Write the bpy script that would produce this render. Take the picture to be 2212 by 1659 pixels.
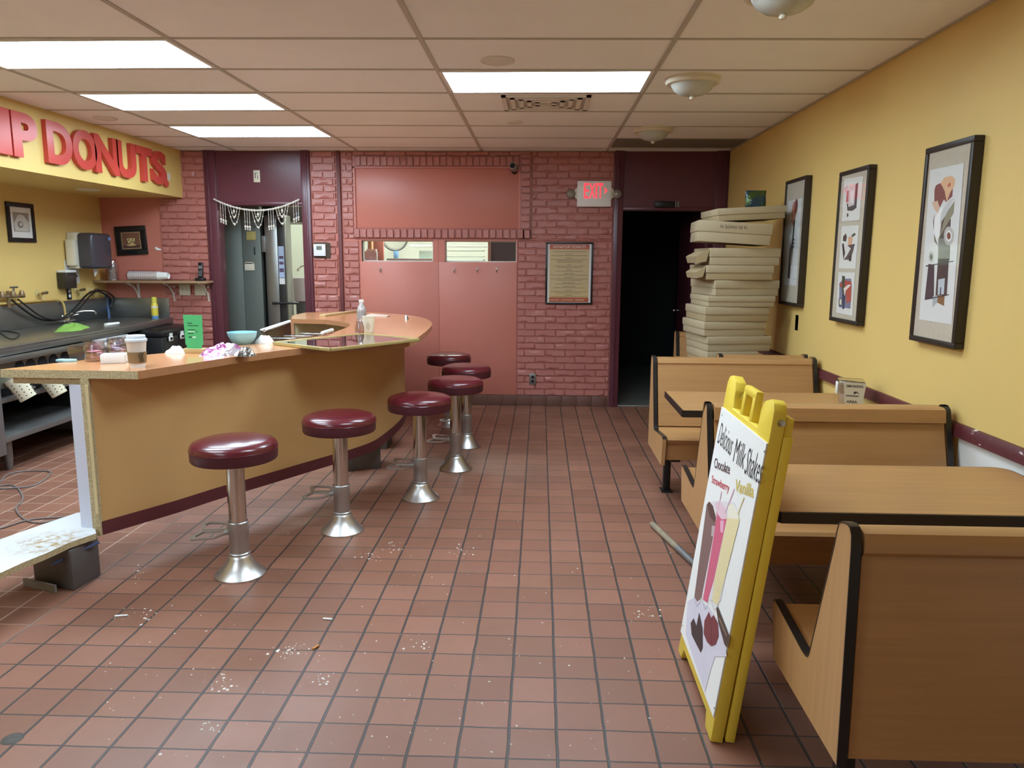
import bpy, bmesh, math, random
from mathutils import Vector, Matrix
random.seed(7)
for o in list(bpy.data.objects): bpy.data.objects.remove(o)
S = bpy.context.scene
C = S.collection
PI = math.pi

# ---------------------------------------------------------------- camera, world, exposure
F_PX, YAW, PITCH, ROLL = 1655.0, .0354, .162, .0062
EYE = Vector((0, 0, 1.488))
_f = Vector((-math.sin(YAW), math.cos(YAW), 0)); _r = Vector((math.cos(YAW), math.sin(YAW), 0)); _u = Vector((0, 0, 1))
FW = _f*math.cos(PITCH) - _u*math.sin(PITCH); _U = _u*math.cos(PITCH) + _f*math.sin(PITCH)
RT = _r*math.cos(ROLL) + _U*math.sin(ROLL); UP = _U*math.cos(ROLL) - _r*math.sin(ROLL)
cd = bpy.data.cameras.new('camera'); cam = bpy.data.objects.new('camera', cd); C.objects.link(cam)
cd.sensor_width = 36; cd.lens = 36*F_PX/2212; cd.clip_start = .05; cd.clip_end = 100
m = Matrix((RT, UP, -FW)).transposed().to_4x4(); m.translation = EYE; cam.matrix_world = m
S.camera = cam
wd = bpy.data.worlds.new('world'); S.world = wd; wd.use_nodes = True
wd.node_tree.nodes['Background'].inputs[0].default_value = (.75, .85, 1, 1)
wd.node_tree.nodes['Background'].inputs[1].default_value = .35
S.view_settings.view_transform = 'Standard'; S.view_settings.look = 'None'
S.view_settings.gamma = 1; S.view_settings.use_curve_mapping = False
S.view_settings.exposure = 0.0
LAMP = 22.0          # brightness of the ceiling light diffusers
KLAMP = 34.0         # brightness of the kitchen ceiling lights

def ray(px, py): return FW + RT*((px-1106)/F_PX) - UP*((py-829.5)/F_PX)
def PZ(px, py, z): d = ray(px, py); return EYE + d*((z-EYE.z)/d.z)      # where a sight line meets a level
def PY(px, py, y): d = ray(px, py); return EYE + d*(y/d.y)
def PX(px, py, x): d = ray(px, py); return EYE + d*(x/d.x)

CEIL = 2.53; WX = 1.82; LX = -4.44; FY = 7.75; SOFX = -3.58; SOFZ = 2.07

# ---------------------------------------------------------------- materials
def lin(c): c /= 255; return c/12.92 if c <= .04045 else ((c+.055)/1.055)**2.4
def col(rgb):
    c = [lin(v) for v in rgb]; g = .3*c[0] + .59*c[1] + .11*c[2]
    return tuple(v*.92 + g*.08 for v in c) + (1,)
MATS = {}
class NT:
    def __init__(s, name):
        s.m = bpy.data.materials.new(name); s.m.use_nodes = True; s.t = s.m.node_tree
        s.b = s.t.nodes['Principled BSDF']; s.o = s.t.nodes['Material Output']
    def n(s, typ, **k):
        x = s.t.nodes.new(typ)
        for a, v in k.items(): setattr(x, a, v)
        return x
    def l(s, a, b): s.t.links.new(a, b)
    def math(s, op, a, b=None):
        x = s.n('ShaderNodeMath', operation=op)
        for i, v in enumerate((a, b)):
            if v is None: continue
            if isinstance(v, (int, float)): x.inputs[i].default_value = v
            else: s.l(v, x.inputs[i])
        return x.outputs[0]
    def mix(s, f, a, b):
        x = s.n('ShaderNodeMix', data_type='RGBA')
        for i, v in ((0, f), (6, a), (7, b)):
            if isinstance(v, (int, float)): x.inputs[i].default_value = v
            elif isinstance(v, tuple): x.inputs[i].default_value = v
            else: s.l(v, x.inputs[i])
        return x.outputs[2]
    def noise(s, scale, detail=3, vec=None, rough=.5):
        x = s.n('ShaderNodeTexNoise'); x.inputs['Scale'].default_value = scale; x.inputs['Detail'].default_value = detail
        x.inputs['Roughness'].default_value = rough
        if vec is not None: s.l(vec, x.inputs['Vector'])
        return x.outputs['Fac']
    def obj(s, scale=None):
        tc = s.n('ShaderNodeTexCoord').outputs['Object']
        if scale is None: return tc
        mp = s.n('ShaderNodeMapping'); mp.inputs['Scale'].default_value = scale; s.l(tc, mp.inputs[0]); return mp.outputs[0]
    def ramp(s, f, p0, p1):
        x = s.n('ShaderNodeMapRange'); x.inputs[1].default_value = p0; x.inputs[2].default_value = p1; s.l(f, x.inputs[0]); return x.outputs[0]
    def bump(s, h, st, dist=.01):
        x = s.n('ShaderNodeBump'); x.inputs['Strength'].default_value = st; x.inputs['Distance'].default_value = dist
        s.l(h, x.inputs['Height']); s.l(x.outputs[0], s.b.inputs['Normal'])

def M(name, rgb, rough=.5, metal=0, var=.06, vs=6, bump=0, bs=60, coat=0, spec=.5):
    if name in MATS: return MATS[name]
    k = NT(name); c = col(rgb); b = k.b
    if var:
        d = tuple(max(0, x*(1-var*2)) for x in c[:3]) + (1,); e = tuple(min(1, x*(1+var)) for x in c[:3]) + (1,)
        k.l(k.mix(k.noise(vs, 4, k.obj()), d, e), b.inputs['Base Color'])
    else: b.inputs['Base Color'].default_value = c
    b.inputs['Roughness'].default_value = rough; b.inputs['Metallic'].default_value = metal
    b.inputs['Specular IOR Level'].default_value = spec
    if coat: b.inputs['Coat Weight'].default_value = coat; b.inputs['Coat Roughness'].default_value = .15
    if bump: k.bump(k.noise(bs, 4, k.obj()), bump, .004)
    MATS[name] = k.m; return k.m
def glow(name, rgb, st):
    if name in MATS: return MATS[name]
    k = NT(name); k.b.inputs['Base Color'].default_value = col(rgb); k.b.inputs['Emission Color'].default_value = col(rgb)
    k.b.inputs['Emission Strength'].default_value = st; MATS[name] = k.m; return k.m
def glass(name, rgb=(255, 255, 255), alpha=.2, rough=.05):
    if name in MATS: return MATS[name]
    k = NT(name); g = k.n('ShaderNodeBsdfGlossy'); g.inputs['Roughness'].default_value = rough
    t = k.n('ShaderNodeBsdfTransparent'); t.inputs[0].default_value = col(rgb)
    fr = k.n('ShaderNodeFresnel'); fr.inputs[0].default_value = 1.45
    geo = k.n('ShaderNodeNewGeometry'); f = k.math('MULTIPLY', k.math('ADD', fr.outputs[0], alpha*.3), k.math('SUBTRACT', 1.0, geo.outputs['Backfacing'])); mx = k.n('ShaderNodeMixShader')
    k.l(f, mx.inputs[0]); k.l(t.outputs[0], mx.inputs[1]); k.l(g.outputs[0], mx.inputs[2]); k.l(mx.outputs[0], k.o.inputs[0])
    MATS[name] = k.m; return k.m
def wood(name, rgb, scale=(1.2, 30, 30), rough=.38, dark=.72, coat=.2):
    if name in MATS: return MATS[name]
    k = NT(name); c = col(rgb); d = tuple(x*dark for x in c[:3]) + (1,)
    n1 = k.noise(2.2, 5, k.obj(scale), .6); n2 = k.noise(1.3, 2, k.obj())
    f = k.ramp(n1, .3, .72); cc = k.mix(f, c, d); cc = k.mix(k.math('MULTIPLY', n2, .25), cc, tuple(x*.8 for x in c[:3]) + (1,))
    k.l(cc, k.b.inputs['Base Color']); k.b.inputs['Roughness'].default_value = rough
    k.b.inputs['Coat Weight'].default_value = coat; k.b.inputs['Coat Roughness'].default_value = .25
    MATS[name] = k.m; return k.m
def tile_floor():
    k = NT('quarry_tile'); tc = k.obj(); sp = k.n('ShaderNodeSeparateXYZ'); k.l(tc, sp.inputs[0])
    T = .1524; wob = k.math('MULTIPLY', k.math('SUBTRACT', k.noise(9, 2, tc), .5), .006)
    def edge(v, off):
        q = k.math('DIVIDE', k.math('ADD', k.math('SUBTRACT', v, off), wob), T)
        fl = k.math('FLOOR', q); fr = k.math('SUBTRACT', q, fl)
        return k.math('MULTIPLY', k.math('SUBTRACT', .5, k.math('ABSOLUTE', k.math('SUBTRACT', fr, .5))), T), fl
    ex, ix = edge(sp.outputs[0], .0704); ey, iy = edge(sp.outputs[1], 2.0967)
    e = k.math('MINIMUM', k.math('MULTIPLY', ex, .8), k.math('MULTIPLY', ey, 1.25))
    g = k.ramp(e, .0028, .0045)                       # 0 in the joint, 1 on the tile
    cb = k.n('ShaderNodeCombineXYZ'); k.l(ix, cb.inputs[0]); k.l(iy, cb.inputs[1])
    wn = k.n('ShaderNodeTexWhiteNoise'); k.l(cb.outputs[0], wn.inputs['Vector'])
    base = k.mix(wn.outputs['Value'], col((130, 84, 64)), col((150, 99, 77)))
    base = k.mix(k.math('MULTIPLY', k.ramp(k.noise(2.3, 5, tc, .65), .42, .75), .55), base, col((130, 90, 66)))
    base = k.mix(k.math('MULTIPLY', k.ramp(k.noise(14, 6, tc, .7), .55, .8), .35), base, col((110, 84, 72)))
    spk = k.ramp(k.noise(160, 2, tc), .76, .79)
    base = k.mix(k.math('MULTIPLY', spk, .5), base, col((214, 205, 196)))
    far = k.ramp(k.math('ADD', sp.outputs[0], k.math('MULTIPLY', k.noise(1.5, 2, tc), .5)), -1.75, -1.95)
    gro = k.mix(far, col((60, 54, 52)), col((196, 160, 138)))
    gro = k.mix(k.math('MULTIPLY', k.noise(30, 3, tc), .35), gro, col((84, 74, 70)))
    k.l(k.mix(g, gro, base), k.b.inputs['Base Color'])
    k.l(k.math('ADD', k.math('MULTIPLY', k.noise(3.5, 5, tc, .6), .36), .27), k.b.inputs['Roughness'])
    h = k.math('ADD', k.math('MULTIPLY', g, 1.0), k.math('MULTIPLY', k.noise(28, 3, tc), .25)); k.bump(h, .55, .003)
    return k.m
def chip_mat():
    k = NT('cut_chipboard'); tc = k.obj(); c = k.mix(k.ramp(k.noise(140, 3, tc), .4, .6), col((200, 182, 138)), col((176, 154, 110)))
    k.l(c, k.b.inputs['Base Color']); k.b.inputs['Roughness'].default_value = .9; return k.m
def chipped_paint():
    k = NT('chipped_rail_paint'); tc = k.obj((3, 3, 9)); f = k.ramp(k.noise(2.6, 6, tc, .75), .63, .65)
    k.l(k.mix(f, col((92, 34, 40)), col((226, 214, 206))), k.b.inputs['Base Color']); k.b.inputs['Roughness'].default_value = .4; return k.m
def foil_mat(name, a, b):
    k = NT(name); tc = k.obj(); f = k.ramp(k.noise(16, 2, tc), .45, .55)
    k.l(k.mix(f, col(a), col(b)), k.b.inputs['Base Color']); k.b.inputs['Metallic'].default_value = .7; k.b.inputs['Roughness'].default_value = .22
    k.bump(k.noise(22, 3, tc), .8, .01); return k.m

YEL = (227, 191, 106); RED = (200, 116, 98); MAR = (98, 46, 58)
m_yel = M('yellow_wall_paint', YEL, .55, bump=.15, bs=90, var=.03, vs=2)
m_red = M('salmon_red_paint', RED, .4, var=.03, vs=3, bump=.08, bs=50)
m_brick = M('painted_brick', (184, 112, 102), .38, var=.06, vs=12, bump=.5, bs=45)
m_mar = M('maroon_gloss_paint', MAR, .28, var=.05, bump=.06, bs=20)
m_white = M('white_plastic', (232, 232, 228), .4, var=.02)
m_ivory = M('ivory_plastic', (222, 214, 190), .4, var=.02)
m_black = M('black_plastic', (22, 22, 24), .35, var=.02)
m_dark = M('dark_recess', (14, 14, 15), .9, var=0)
m_ceil = M('ceiling_panel', (249, 248, 248), .9, var=.03, vs=3, bump=.35, bs=220)
m_tbar = M('ceiling_grid_metal', (190, 184, 174), .5, var=.02)
m_steel = M('brushed_steel', (150, 150, 146), .32, .85, var=.08, vs=5)
m_steel2 = M('dull_steel', (132, 130, 128), .45, .6, var=.08, vs=5)
m_chrome = M('chrome', (205, 205, 202), .16, 1, var=.02)
m_cast = M('cast_aluminium', (186, 186, 184), .38, .85, var=.05)
m_vinyl = M('burgundy_vinyl', (98, 22, 34), .26, var=.05, coat=.35)
m_vinyl2 = M('burgundy_vinyl_side', (84, 32, 44), .42, var=.03)
m_lam = wood('beech_laminate', (190, 138, 80), (1.0, 22, 22), dark=.82)
m_lamv = wood('beech_laminate_upright', (200, 150, 92), (22, 22, 1.0), dark=.84)
m_top = wood('orange_laminate_counter', (216, 146, 88), (2, 12, 12), .2, .88, .5)
m_edge = wood('counter_edge_laminate', (188, 128, 82), (2, 12, 12), .35, .85)
m_front = M('ochre_counter_front', (208, 160, 94), .55, var=.05, vs=1.5)
m_tmold = M('black_edge_moulding', (36, 33, 32), .3, var=.03)
m_post = M('black_steel_post', (30, 28, 28), .45, var=.02)
m_chip = chip_mat()
m_card = M('brown_cardboard', (176, 158, 124), .85, var=.06, vs=5, bump=.1, bs=30)
m_card2 = M('darker_cardboard', (168, 146, 106), .85, var=.06, vs=5)  # slightly darker cardboard for every third base and the flaps
m_sign = M('yellow_sign_plastic', (238, 206, 36), .38, var=.04, bump=.08, bs=120)
m_paper = M('white_paper', (236, 234, 230), .7, var=.01)
m_frame = M('black_picture_frame', (44, 36, 28), .45, var=.03)
m_mat = M('linen_mount', (205, 194, 172), .85, var=.08, vs=60)
m_glass = glass('clear_glass', alpha=.15)
m_pglass = glass('clear_plastic', rgb=(240, 232, 234), alpha=.8, rough=.12)

# ---------------------------------------------------------------- mesh helpers
def tag(o, label=None, cat=None, group=None, kind=None):
    if label: o['label'] = label
    if cat: o['category'] = cat
    if group: o['group'] = group
    if kind: o['kind'] = kind
    return o
def thing(name, label, cat, loc=(0, 0, 0), rz=0, group=None, rot=None):
    o = bpy.data.objects.new(name, None); C.objects.link(o); o.location = loc
    o.rotation_euler = rot if rot else (0, 0, rz); o.empty_display_size = .05
    return tag(o, label, cat, group)
def matof(o):
    m = Matrix.LocRotScale(o.location, o.rotation_euler, o.scale)
    return matof(o.parent) @ m if o.parent else m
def obj(name, bm, mats, parent=None, world=False, ang=38, origin=None):
    """link a bmesh as one mesh object; world=True: its vertices are given in room coordinates"""
    if not isinstance(mats, (list, tuple)): mats = [mats]
    me = bpy.data.meshes.new(name)
    off = Vector((0, 0, 0))
    if parent is not None and world: bm.transform(matof(parent).inverted())
    if parent is None and origin is not None: off = Vector(origin); bm.transform(Matrix.Translation(-off))
    bm.to_mesh(me); bm.free()
    for x in mats: me.materials.append(x)
    for p in me.polygons: p.use_smooth = True
    me.set_sharp_from_angle(angle=math.radians(ang))
    o = bpy.data.objects.new(name, me); C.objects.link(o); o.parent = parent; o.location = off
    return o
def struct(name, bm, mats, parent=None, **k):
    o = obj(name, bm, mats, parent, **k)
    if parent is None: o['kind'] = 'structure'
    return o
def one(name, bm, mats, label, cat, group=None, origin=None, **k):
    if origin is None:
        vs = [v.co for v in bm.verts]; origin = (sum(v.x for v in vs)/len(vs), sum(v.y for v in vs)/len(vs), min(v.z for v in vs))
    return tag(obj(name, bm, mats, None, origin=origin, **k), label, cat, group)
def B(): return bmesh.new()
def setm(faces, mi):
    for f in faces: f.material_index = mi
def box(bm, x0, x1, y0, y1, z0, z1, mi=0, r=0, seg=2, M4=None):
    t = bmesh.new(); bmesh.ops.create_cube(t, size=1)
    for v in t.verts: v.co = Vector(((x0+x1)/2 + v.co.x*abs(x1-x0), (y0+y1)/2 + v.co.y*abs(y1-y0), (z0+z1)/2 + v.co.z*abs(z1-z0)))
    if r: bmesh.ops.bevel(t, geom=t.edges[:], offset=r, segments=seg, profile=.5, affect='EDGES')
    join(bm, t, mi, M4); return bm
def join(bm, t, mi=0, M4=None):
    if M4 is not None: t.transform(M4)
    for f in t.faces: f.material_index = mi if mi is not None else f.material_index
    me = bpy.data.meshes.new('tmp'); t.to_mesh(me); t.free(); bm.from_mesh(me); bpy.data.meshes.remove(me)
def frame_of(d):
    d = d.normalized(); a = Vector((0, 0, 1)) if abs(d.z) < .9 else Vector((1, 0, 0)); x = d.cross(a).normalized(); return x, d.cross(x).normalized()
def tube(bm, pts, r, seg=8, mi=0, closed=False, cap=True):
    pts = [Vector(p) for p in pts]; n = len(pts); rings = []
    rs = r if isinstance(r, (list, tuple)) else [r]*n
    x = None
    for i, p in enumerate(pts):
        a = pts[(i-1) % n] if (closed or i) else p; b = pts[(i+1) % n] if (closed or i < n-1) else p
        d = (b-a); d = d.normalized() if d.length > 1e-9 else Vector((0, 0, 1))
        if x is None: x, y = frame_of(d)
        else:
            x = (x - d*x.dot(d)); x = x.normalized() if x.length > 1e-6 else frame_of(d)[0]; y = d.cross(x)
        rings.append([bm.verts.new(p + x*math.cos(2*PI*k/seg)*rs[i] + y*math.sin(2*PI*k/seg)*rs[i]) for k in range(seg)])
    for i in range(n if closed else n-1):
        A, Bq = rings[i], rings[(i+1) % n]
        for k in range(seg): bm.faces.new((A[k], A[(k+1) % seg], Bq[(k+1) % seg], Bq[k])).material_index = mi
    if cap and not closed:
        bm.faces.new(rings[0][::-1]).material_index = mi; bm.faces.new(rings[-1]).material_index = mi
    return bm
def lathe(bm, prof, c=(0, 0, 0), seg=32, mi=0, M4=None):
    t = bmesh.new(); rings = []
    for r, z in prof:
        if r < 1e-5: rings.append([t.verts.new((0, 0, z))])
        else: rings.append([t.verts.new((r*math.cos(2*PI*k/seg), r*math.sin(2*PI*k/seg), z)) for k in range(seg)])
    for a, b in zip(rings, rings[1:]):
        for k in range(seg):
            if len(a) == 1 and len(b) == 1: continue
            if len(a) == 1: t.faces.new((a[0], b[(k+1) % seg], b[k]))
            elif len(b) == 1: t.faces.new((a[k], a[(k+1) % seg], b[0]))
            else: t.faces.new((a[k], a[(k+1) % seg], b[(k+1) % seg], b[k]))
    bmesh.ops.recalc_face_normals(t, faces=t.faces[:])
    join(bm, t, mi, (Matrix.Translation(c) @ M4) if M4 is not None else Matrix.Translation(c)); return bm
def prism(bm, poly, a0, a1, axis='z', mi=0, r=0, side_mi=None, M4=None):
    """extrude a 2D outline between a0 and a1 along an axis; poly is (x,y) for z, (y,z) for x, (x,z) for y"""
    t = bmesh.new()
    def P(p, a): return {'z': (p[0], p[1], a), 'x': (a, p[0], p[1]), 'y': (p[0], a, p[1])}[axis]
    lo = [t.verts.new(P(p, a0)) for p in poly]; hi = [t.verts.new(P(p, a1)) for p in poly]; n = len(poly)
    t.faces.new(lo); t.faces.new(hi); sf = []
    for i in range(n): sf.append(t.faces.new((lo[i], lo[(i+1) % n], hi[(i+1) % n], hi[i])))
    bmesh.ops.recalc_face_normals(t, faces=t.faces[:])
    for f in t.faces: f.material_index = mi
    if side_mi is not None:
        for i, f in enumerate(sf): f.material_index = side_mi(i) if callable(side_mi) else side_mi
    if r: bmesh.ops.bevel(t, geom=t.edges[:], offset=r, segments=2, profile=.5, affect='EDGES')
    join(bm, t, None, M4); return bm
def strip(bm, path, w0, w1, th, axis='x', mi=0, out=1):
    """a band of thickness th along a 2D path, spanning w0..w1 across"""
    n = len(path); nor = []
    for i in range(n):
        a = Vector(path[max(0, i-1)]); b = Vector(path[min(n-1, i+1)]); d = (b-a).normalized(); nor.append(Vector((-d.y, d.x))*out)
    poly = [tuple(p) for p in path] + [tuple(Vector(path[i]) + nor[i]*th) for i in range(n-1, -1, -1)]
    t = bmesh.new()
    def P(p, a): return {'z': (p[0], p[1], a), 'x': (a, p[0], p[1]), 'y': (p[0], a, p[1])}[axis]
    L = []
    for i in range(n):
        q = Vector(path[i]) + nor[i]*th; L.append([t.verts.new(P(path[i], w0)), t.verts.new(P(q, w0)), t.verts.new(P(q, w1)), t.verts.new(P(path[i], w1))])
    for i in range(n-1):
        for k in range(4): t.faces.new((L[i][k], L[i][(k+1) % 4], L[i+1][(k+1) % 4], L[i+1][k]))
    t.faces.new(L[0]); t.faces.new(L[-1]); bmesh.ops.recalc_face_normals(t, faces=t.faces[:])
    join(bm, t, mi); return bm
def smooth(path, it=2, closed=False):
    p = [Vector(q) for q in path]
    for _ in range(it):
        o = []
        n = len(p)
        for i in range(n if closed else n-1):
            a, b = p[i], p[(i+1) % n]; o += [a*.75 + b*.25, a*.25 + b*.75]
        if not closed: o = [p[0]] + o + [p[-1]]
        p = o
    return p
def text_bm(body, offset=0, extrude=0, shear=0, res=3):
    cu = bpy.data.curves.new('t', 'FONT'); cu.body = body; cu.size = 1; cu.offset = offset; cu.extrude = extrude; cu.shear = shear; cu.resolution_u = res
    ob = bpy.data.objects.new('t', cu); C.objects.link(ob); dg = bpy.context.evaluated_depsgraph_get()
    me = bpy.data.meshes.new_from_object(ob.evaluated_get(dg)); bpy.data.objects.remove(ob); bpy.data.curves.remove(cu)
    t = bmesh.new(); t.from_mesh(me); bpy.data.meshes.remove(me); return t
def bounds(t):
    xs = [v.co.x for v in t.verts]; ys = [v.co.y for v in t.verts]; return min(xs), max(xs), min(ys), max(ys)
class Plane:
    """a flat surface in the room (origin o, right u, up v) on which prints are laid"""
    def __init__(s, o, u, v): s.o = Vector(o); s.u = Vector(u).normalized(); s.v = Vector(v).normalized(); s.n = s.u.cross(s.v)
    def hit(s, px, py):
        d = ray(px, py); t = (s.o-EYE).dot(s.n)/d.dot(s.n); q = EYE + d*t - s.o; return (q.dot(s.u), q.dot(s.v))
    def P(s, a, b, w=0): return s.o + s.u*a + s.v*b + s.n*w
class Art:
    def __init__(s, pl): s.pl = pl; s.bm = bmesh.new(); s.mats = []; s.k = 0
    def mi(s, rgb, rough=.7):
        n = 'ink_%02x%02x%02x' % tuple(rgb) if not isinstance(rgb, str) else rgb
        mm = M(n, rgb, rough, var=.03, vs=20) if not isinstance(rgb, str) else MATS[rgb]
        if mm not in s.mats: s.mats.append(mm)
        return s.mats.index(mm)
    def uv(s, pts, rgb, rough=.7):
        s.k += 1; vs = [s.bm.verts.new(s.pl.P(a, b, .0006 + .00005*s.k)) for a, b in pts]
        f = s.bm.faces.new(vs); f.normal_update()
        if f.normal.dot(s.pl.n) < 0: f.normal_flip()
        f.material_index = s.mi(rgb, rough)
    def px(s, pts, rgb, f=None): s.uv([s.pl.hit(*(f(*p) if f else p)) for p in pts], rgb)
    def rect(s, a0, a1, b0, b1, rgb): s.uv([(a0, b0), (a1, b0), (a1, b1), (a0, b1)], rgb)
    def ell(s, a, b, ra, rb, rgb, rot=0, n=20):
        s.uv([(a + ra*math.cos(t)*math.cos(rot) - rb*math.sin(t)*math.sin(rot), b + ra*math.cos(t)*math.sin(rot) + rb*math.sin(t)*math.cos(rot)) for t in [2*PI*i/n for i in range(n)]], rgb)
    def text(s, body, bl, br, tl, rgb, offset=0, shear=0):
        s.k += 1; t = text_bm(body, offset, 0, shear); x0, x1, y0, y1 = bounds(t); mi = s.mi(rgb)
        for v in t.verts:
            a = (v.co.x-x0)/(x1-x0); b = (v.co.y-y0)/(y1-y0)
            q = (bl[0] + (br[0]-bl[0])*a + (tl[0]-bl[0])*b, bl[1] + (br[1]-bl[1])*a + (tl[1]-bl[1])*b)
            v.co = s.pl.P(q[0], q[1], .0006 + .00005*s.k)
        join(s.bm, t, mi)
    def line(s, a, b, w, rgb):
        a, b = Vector(a), Vector(b); d = (b-a).normalized(); n = Vector((-d.y, d.x))*w/2
        s.uv([a-n, b-n, b+n, a+n], rgb)
    def done(s, name, parent): return obj(name, s.bm, s.mats or [m_paper], parent, world=True)
def copy_tree(o, parent=None):
    c = o.copy(); C.objects.link(c); c.parent = parent
    for ch in list(o.children): copy_tree(ch, c)
    return c
def tiltrect(pts): return pts

# ================================================================= ROOM
bm = B(); box(bm, -4.7, 2.1, -3.4, 11.2, -.1, 0)
struct('floor', bm, tile_floor())
bm = B(); box(bm, -4.7, 2.1, -3.4, 11.2, CEIL, CEIL+.1)
ceil = struct('ceiling', bm, m_ceil)
# suspended grid: columns run away from the camera, rows across
GX = [-3.0252-1.2192, -3.0252, -1.806, -.587, .632]; GY0 = 3.887; SK = .0186
bm = B()
for gx in GX[1:]: box(bm, gx-.012, gx+.012, -3.2, FY, CEIL-.006, CEIL+.002)
for j in range(-11, 7):
    y0 = GY0 + .6096*j
    a = Vector((-4.4, y0 - SK*4.4, 0)); b = Vector((WX, y0 + SK*WX, 0))
    prism(bm, [(a.x, a.y-.010), (b.x, b.y-.010), (b.x, b.y+.010), (a.x, a.y+.010)], CEIL-.005, CEIL+.002)
box(bm, WX-.02, WX, -3.2, FY, CEIL-.006, CEIL); box(bm, -4.4, WX, FY-.02, FY, CEIL-.006, CEIL)
g = struct('ceiling_grid', bm, m_tbar, ceil)
bm = B(); prism(bm, [(.65, 6.96), (1.80, 6.98), (1.80, 7.53), (.65, 7.51)], CEIL-.003, CEIL+.001)
struct('stained_panel', bm, M('stained_ceiling_panel', (128, 120, 108), .9, var=.06), ceil)

# right wall: yellow above the rail, bare white patch below it near the camera
bm = B(); box(bm, WX, WX+.12, -3.4, FY+.12, 0, CEIL)
wr = struct('wall_right', bm, m_yel)
bm = B(); box(bm, WX-.002, WX+.01, -1, 3.30, .1, .752)
struct('bare_patch', bm, M('bare_white_plaster', (226, 224, 218), .7, var=.03), wr)
bm = B(); prism(bm, [(WX-.028, .745), (WX, .735), (WX, .80), (WX-.012, .797), (WX-.020, .785), (WX-.024, .765)], -3, 6.6, 'y')
struct('trim_1', bm, chipped_paint())
# left wall and soffit
bm = B(); box(bm, LX-.12, LX, -3.4, FY+.12, 0, CEIL); struct('wall_left', bm, m_yel)
bm = B(); box(bm, LX, SOFX, -3.2, FY, SOFZ, CEIL); struct('wall_left_soffit', bm, M('soffit_yellow_paint', (222, 190, 102), .5, var=.02))
# wall behind the camera with storefront windows
bm = B()
box(bm, -4.6, 2.1, -3.4, -3.2, 0, .7); box(bm, -4.6, 2.1, -3.4, -3.2, 2.2, CEIL)
for x in (-4.6, -2.5, -.4, 1.7): box(bm, x, x+.2, -3.4, -3.2, .7, 2.2)
struct('wall_front', bm, m_yel)
for i, x in enumerate((-4.4, -2.3, -.2)):
    bm = B(); box(bm, x, x+1.9, -3.31, -3.30, .7, 2.2); struct('window_%d' % (i+1), bm, m_glass)

# ---- far wall, built from segments around its openings
D1a, D1b, D1z = -3.235, -2.372, 2.0
D2a, D2b, D2z = .80, 1.70, 1.965
bm = B()
def seg(x0, x1, z0, z1, mi=0): box(bm, x0, x1, FY, FY+.12, z0, z1, mi)
seg(-4.6, D1a, 0, CEIL); seg(D1a, D1b, D1z, CEIL); seg(D1b, -1.79, 0, CEIL)
seg(-1.79, -.235, 0, 1.455); seg(-1.79, -.235, 1.66, CEIL); seg(-1.072, -.952, 1.455, 1.66)
seg(-.235, D2a, 0, CEIL); seg(D2a, D2b, D2z, CEIL); seg(D2b, 2.0, 0, CEIL)
wb = struct('wall_back', bm, m_red)
# flat board over the hatch, two flat hardboard sheets below it
bm = B(); box(bm, -1.84, -.21, FY-.008, FY, 1.78, 2.365, r=.002)
box(bm, -1.855, -1.838, FY-.022, FY, 1.78, 2.375); box(bm, -1.855, -.205, FY-.022, FY, 2.362, 2.376); box(bm, -.222, -.205, FY-.018, FY, 1.78, 2.365)
struct('hatch_board', bm, m_red, wb)
bm = B(); box(bm, -1.808, -1.0185, FY-.012, FY, .11, 1.452, r=.002); box(bm, -1.0165, -.232, FY-.012, FY, .11, 1.452, r=.002)
box(bm, -1.808, -1.79, FY-.012, FY+.03, 1.452, 1.668); box(bm, -1.072, -1.0185, FY-.012, FY, 1.452, 1.668); box(bm, -1.0165, -.952, FY-.012, FY, 1.452, 1.668)
box(bm, -.238, -.226, FY-.012, FY+.03, 1.452, 1.668)
struct('wall_sheets', bm, m_red, wb)
# individual painted bricks in relief
def brick(bm, x0, x1, z0, z1, y, d=.014, jit=.0022):
    nx = max(2, int((x1-x0)/.035)); nz = 2
    if x1-x0 < .02 or z1-z0 < .02: return
    t = bmesh.new(); g = .004; ins = .008
    X = [x0+g, x0+g+ins*.6] + [x0+g+ins + (x1-x0-2*g-2*ins)*i/nx for i in range(1, nx)] + [x1-g-ins*.6, x1-g]
    Z = [z0+g, z0+g+ins*.6, (z0+z1)/2, z1-g-ins*.6, z1-g]
    V = []
    for j, zz in enumerate(Z):
        row = []
        for i, xx in enumerate(X):
            e = (i in (0, len(X)-1)) or (j in (0, len(Z)-1)); c = (i in (0, len(X)-1)) and (j in (0, len(Z)-1))
            dx = random.uniform(-jit, jit) if e else 0; dz = random.uniform(-jit, jit) if e else random.uniform(-.003, .003)
            if c: dx += .003*(1 if i == 0 else -1); dz += .003*(1 if j == 0 else -1)
            row.append(t.verts.new((xx+dx, y if e else y - d + random.uniform(-.003, .003), zz+dz)))
        V.append(row)
    for j in range(len(Z)-1):
        for i in range(len(X)-1): t.faces.new((V[j][i], V[j][i+1], V[j+1][i+1], V[j+1][i]))
    join(bm, t, 0)
def bricks(bm, x0, x1, z0, z1, phase=0, y=FY-.001):
    ch, L = .0675, .205; n0 = int(math.floor((z0-.105)/ch))
    k = n0
    while .105 + k*ch < z1 - .01:
        a = max(z0, .105+k*ch); b = min(z1, .105+(k+1)*ch); off = phase + (L/2 if k % 2 else 0)
        xs = [x0]; q = math.floor((x0-off)/L)*L + off
        while q < x1:
            if q > x0 + .02 and q < x1 - .02: xs.append(q + random.uniform(-.006, .006))
            q += L
        xs.append(x1)
        for u, v in zip(xs, xs[1:]): brick(bm, u, v, a, b, y)
        k += 1
bm = B()
bricks(bm, -3.83, -3.345, 0, CEIL-.005, .04)
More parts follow.
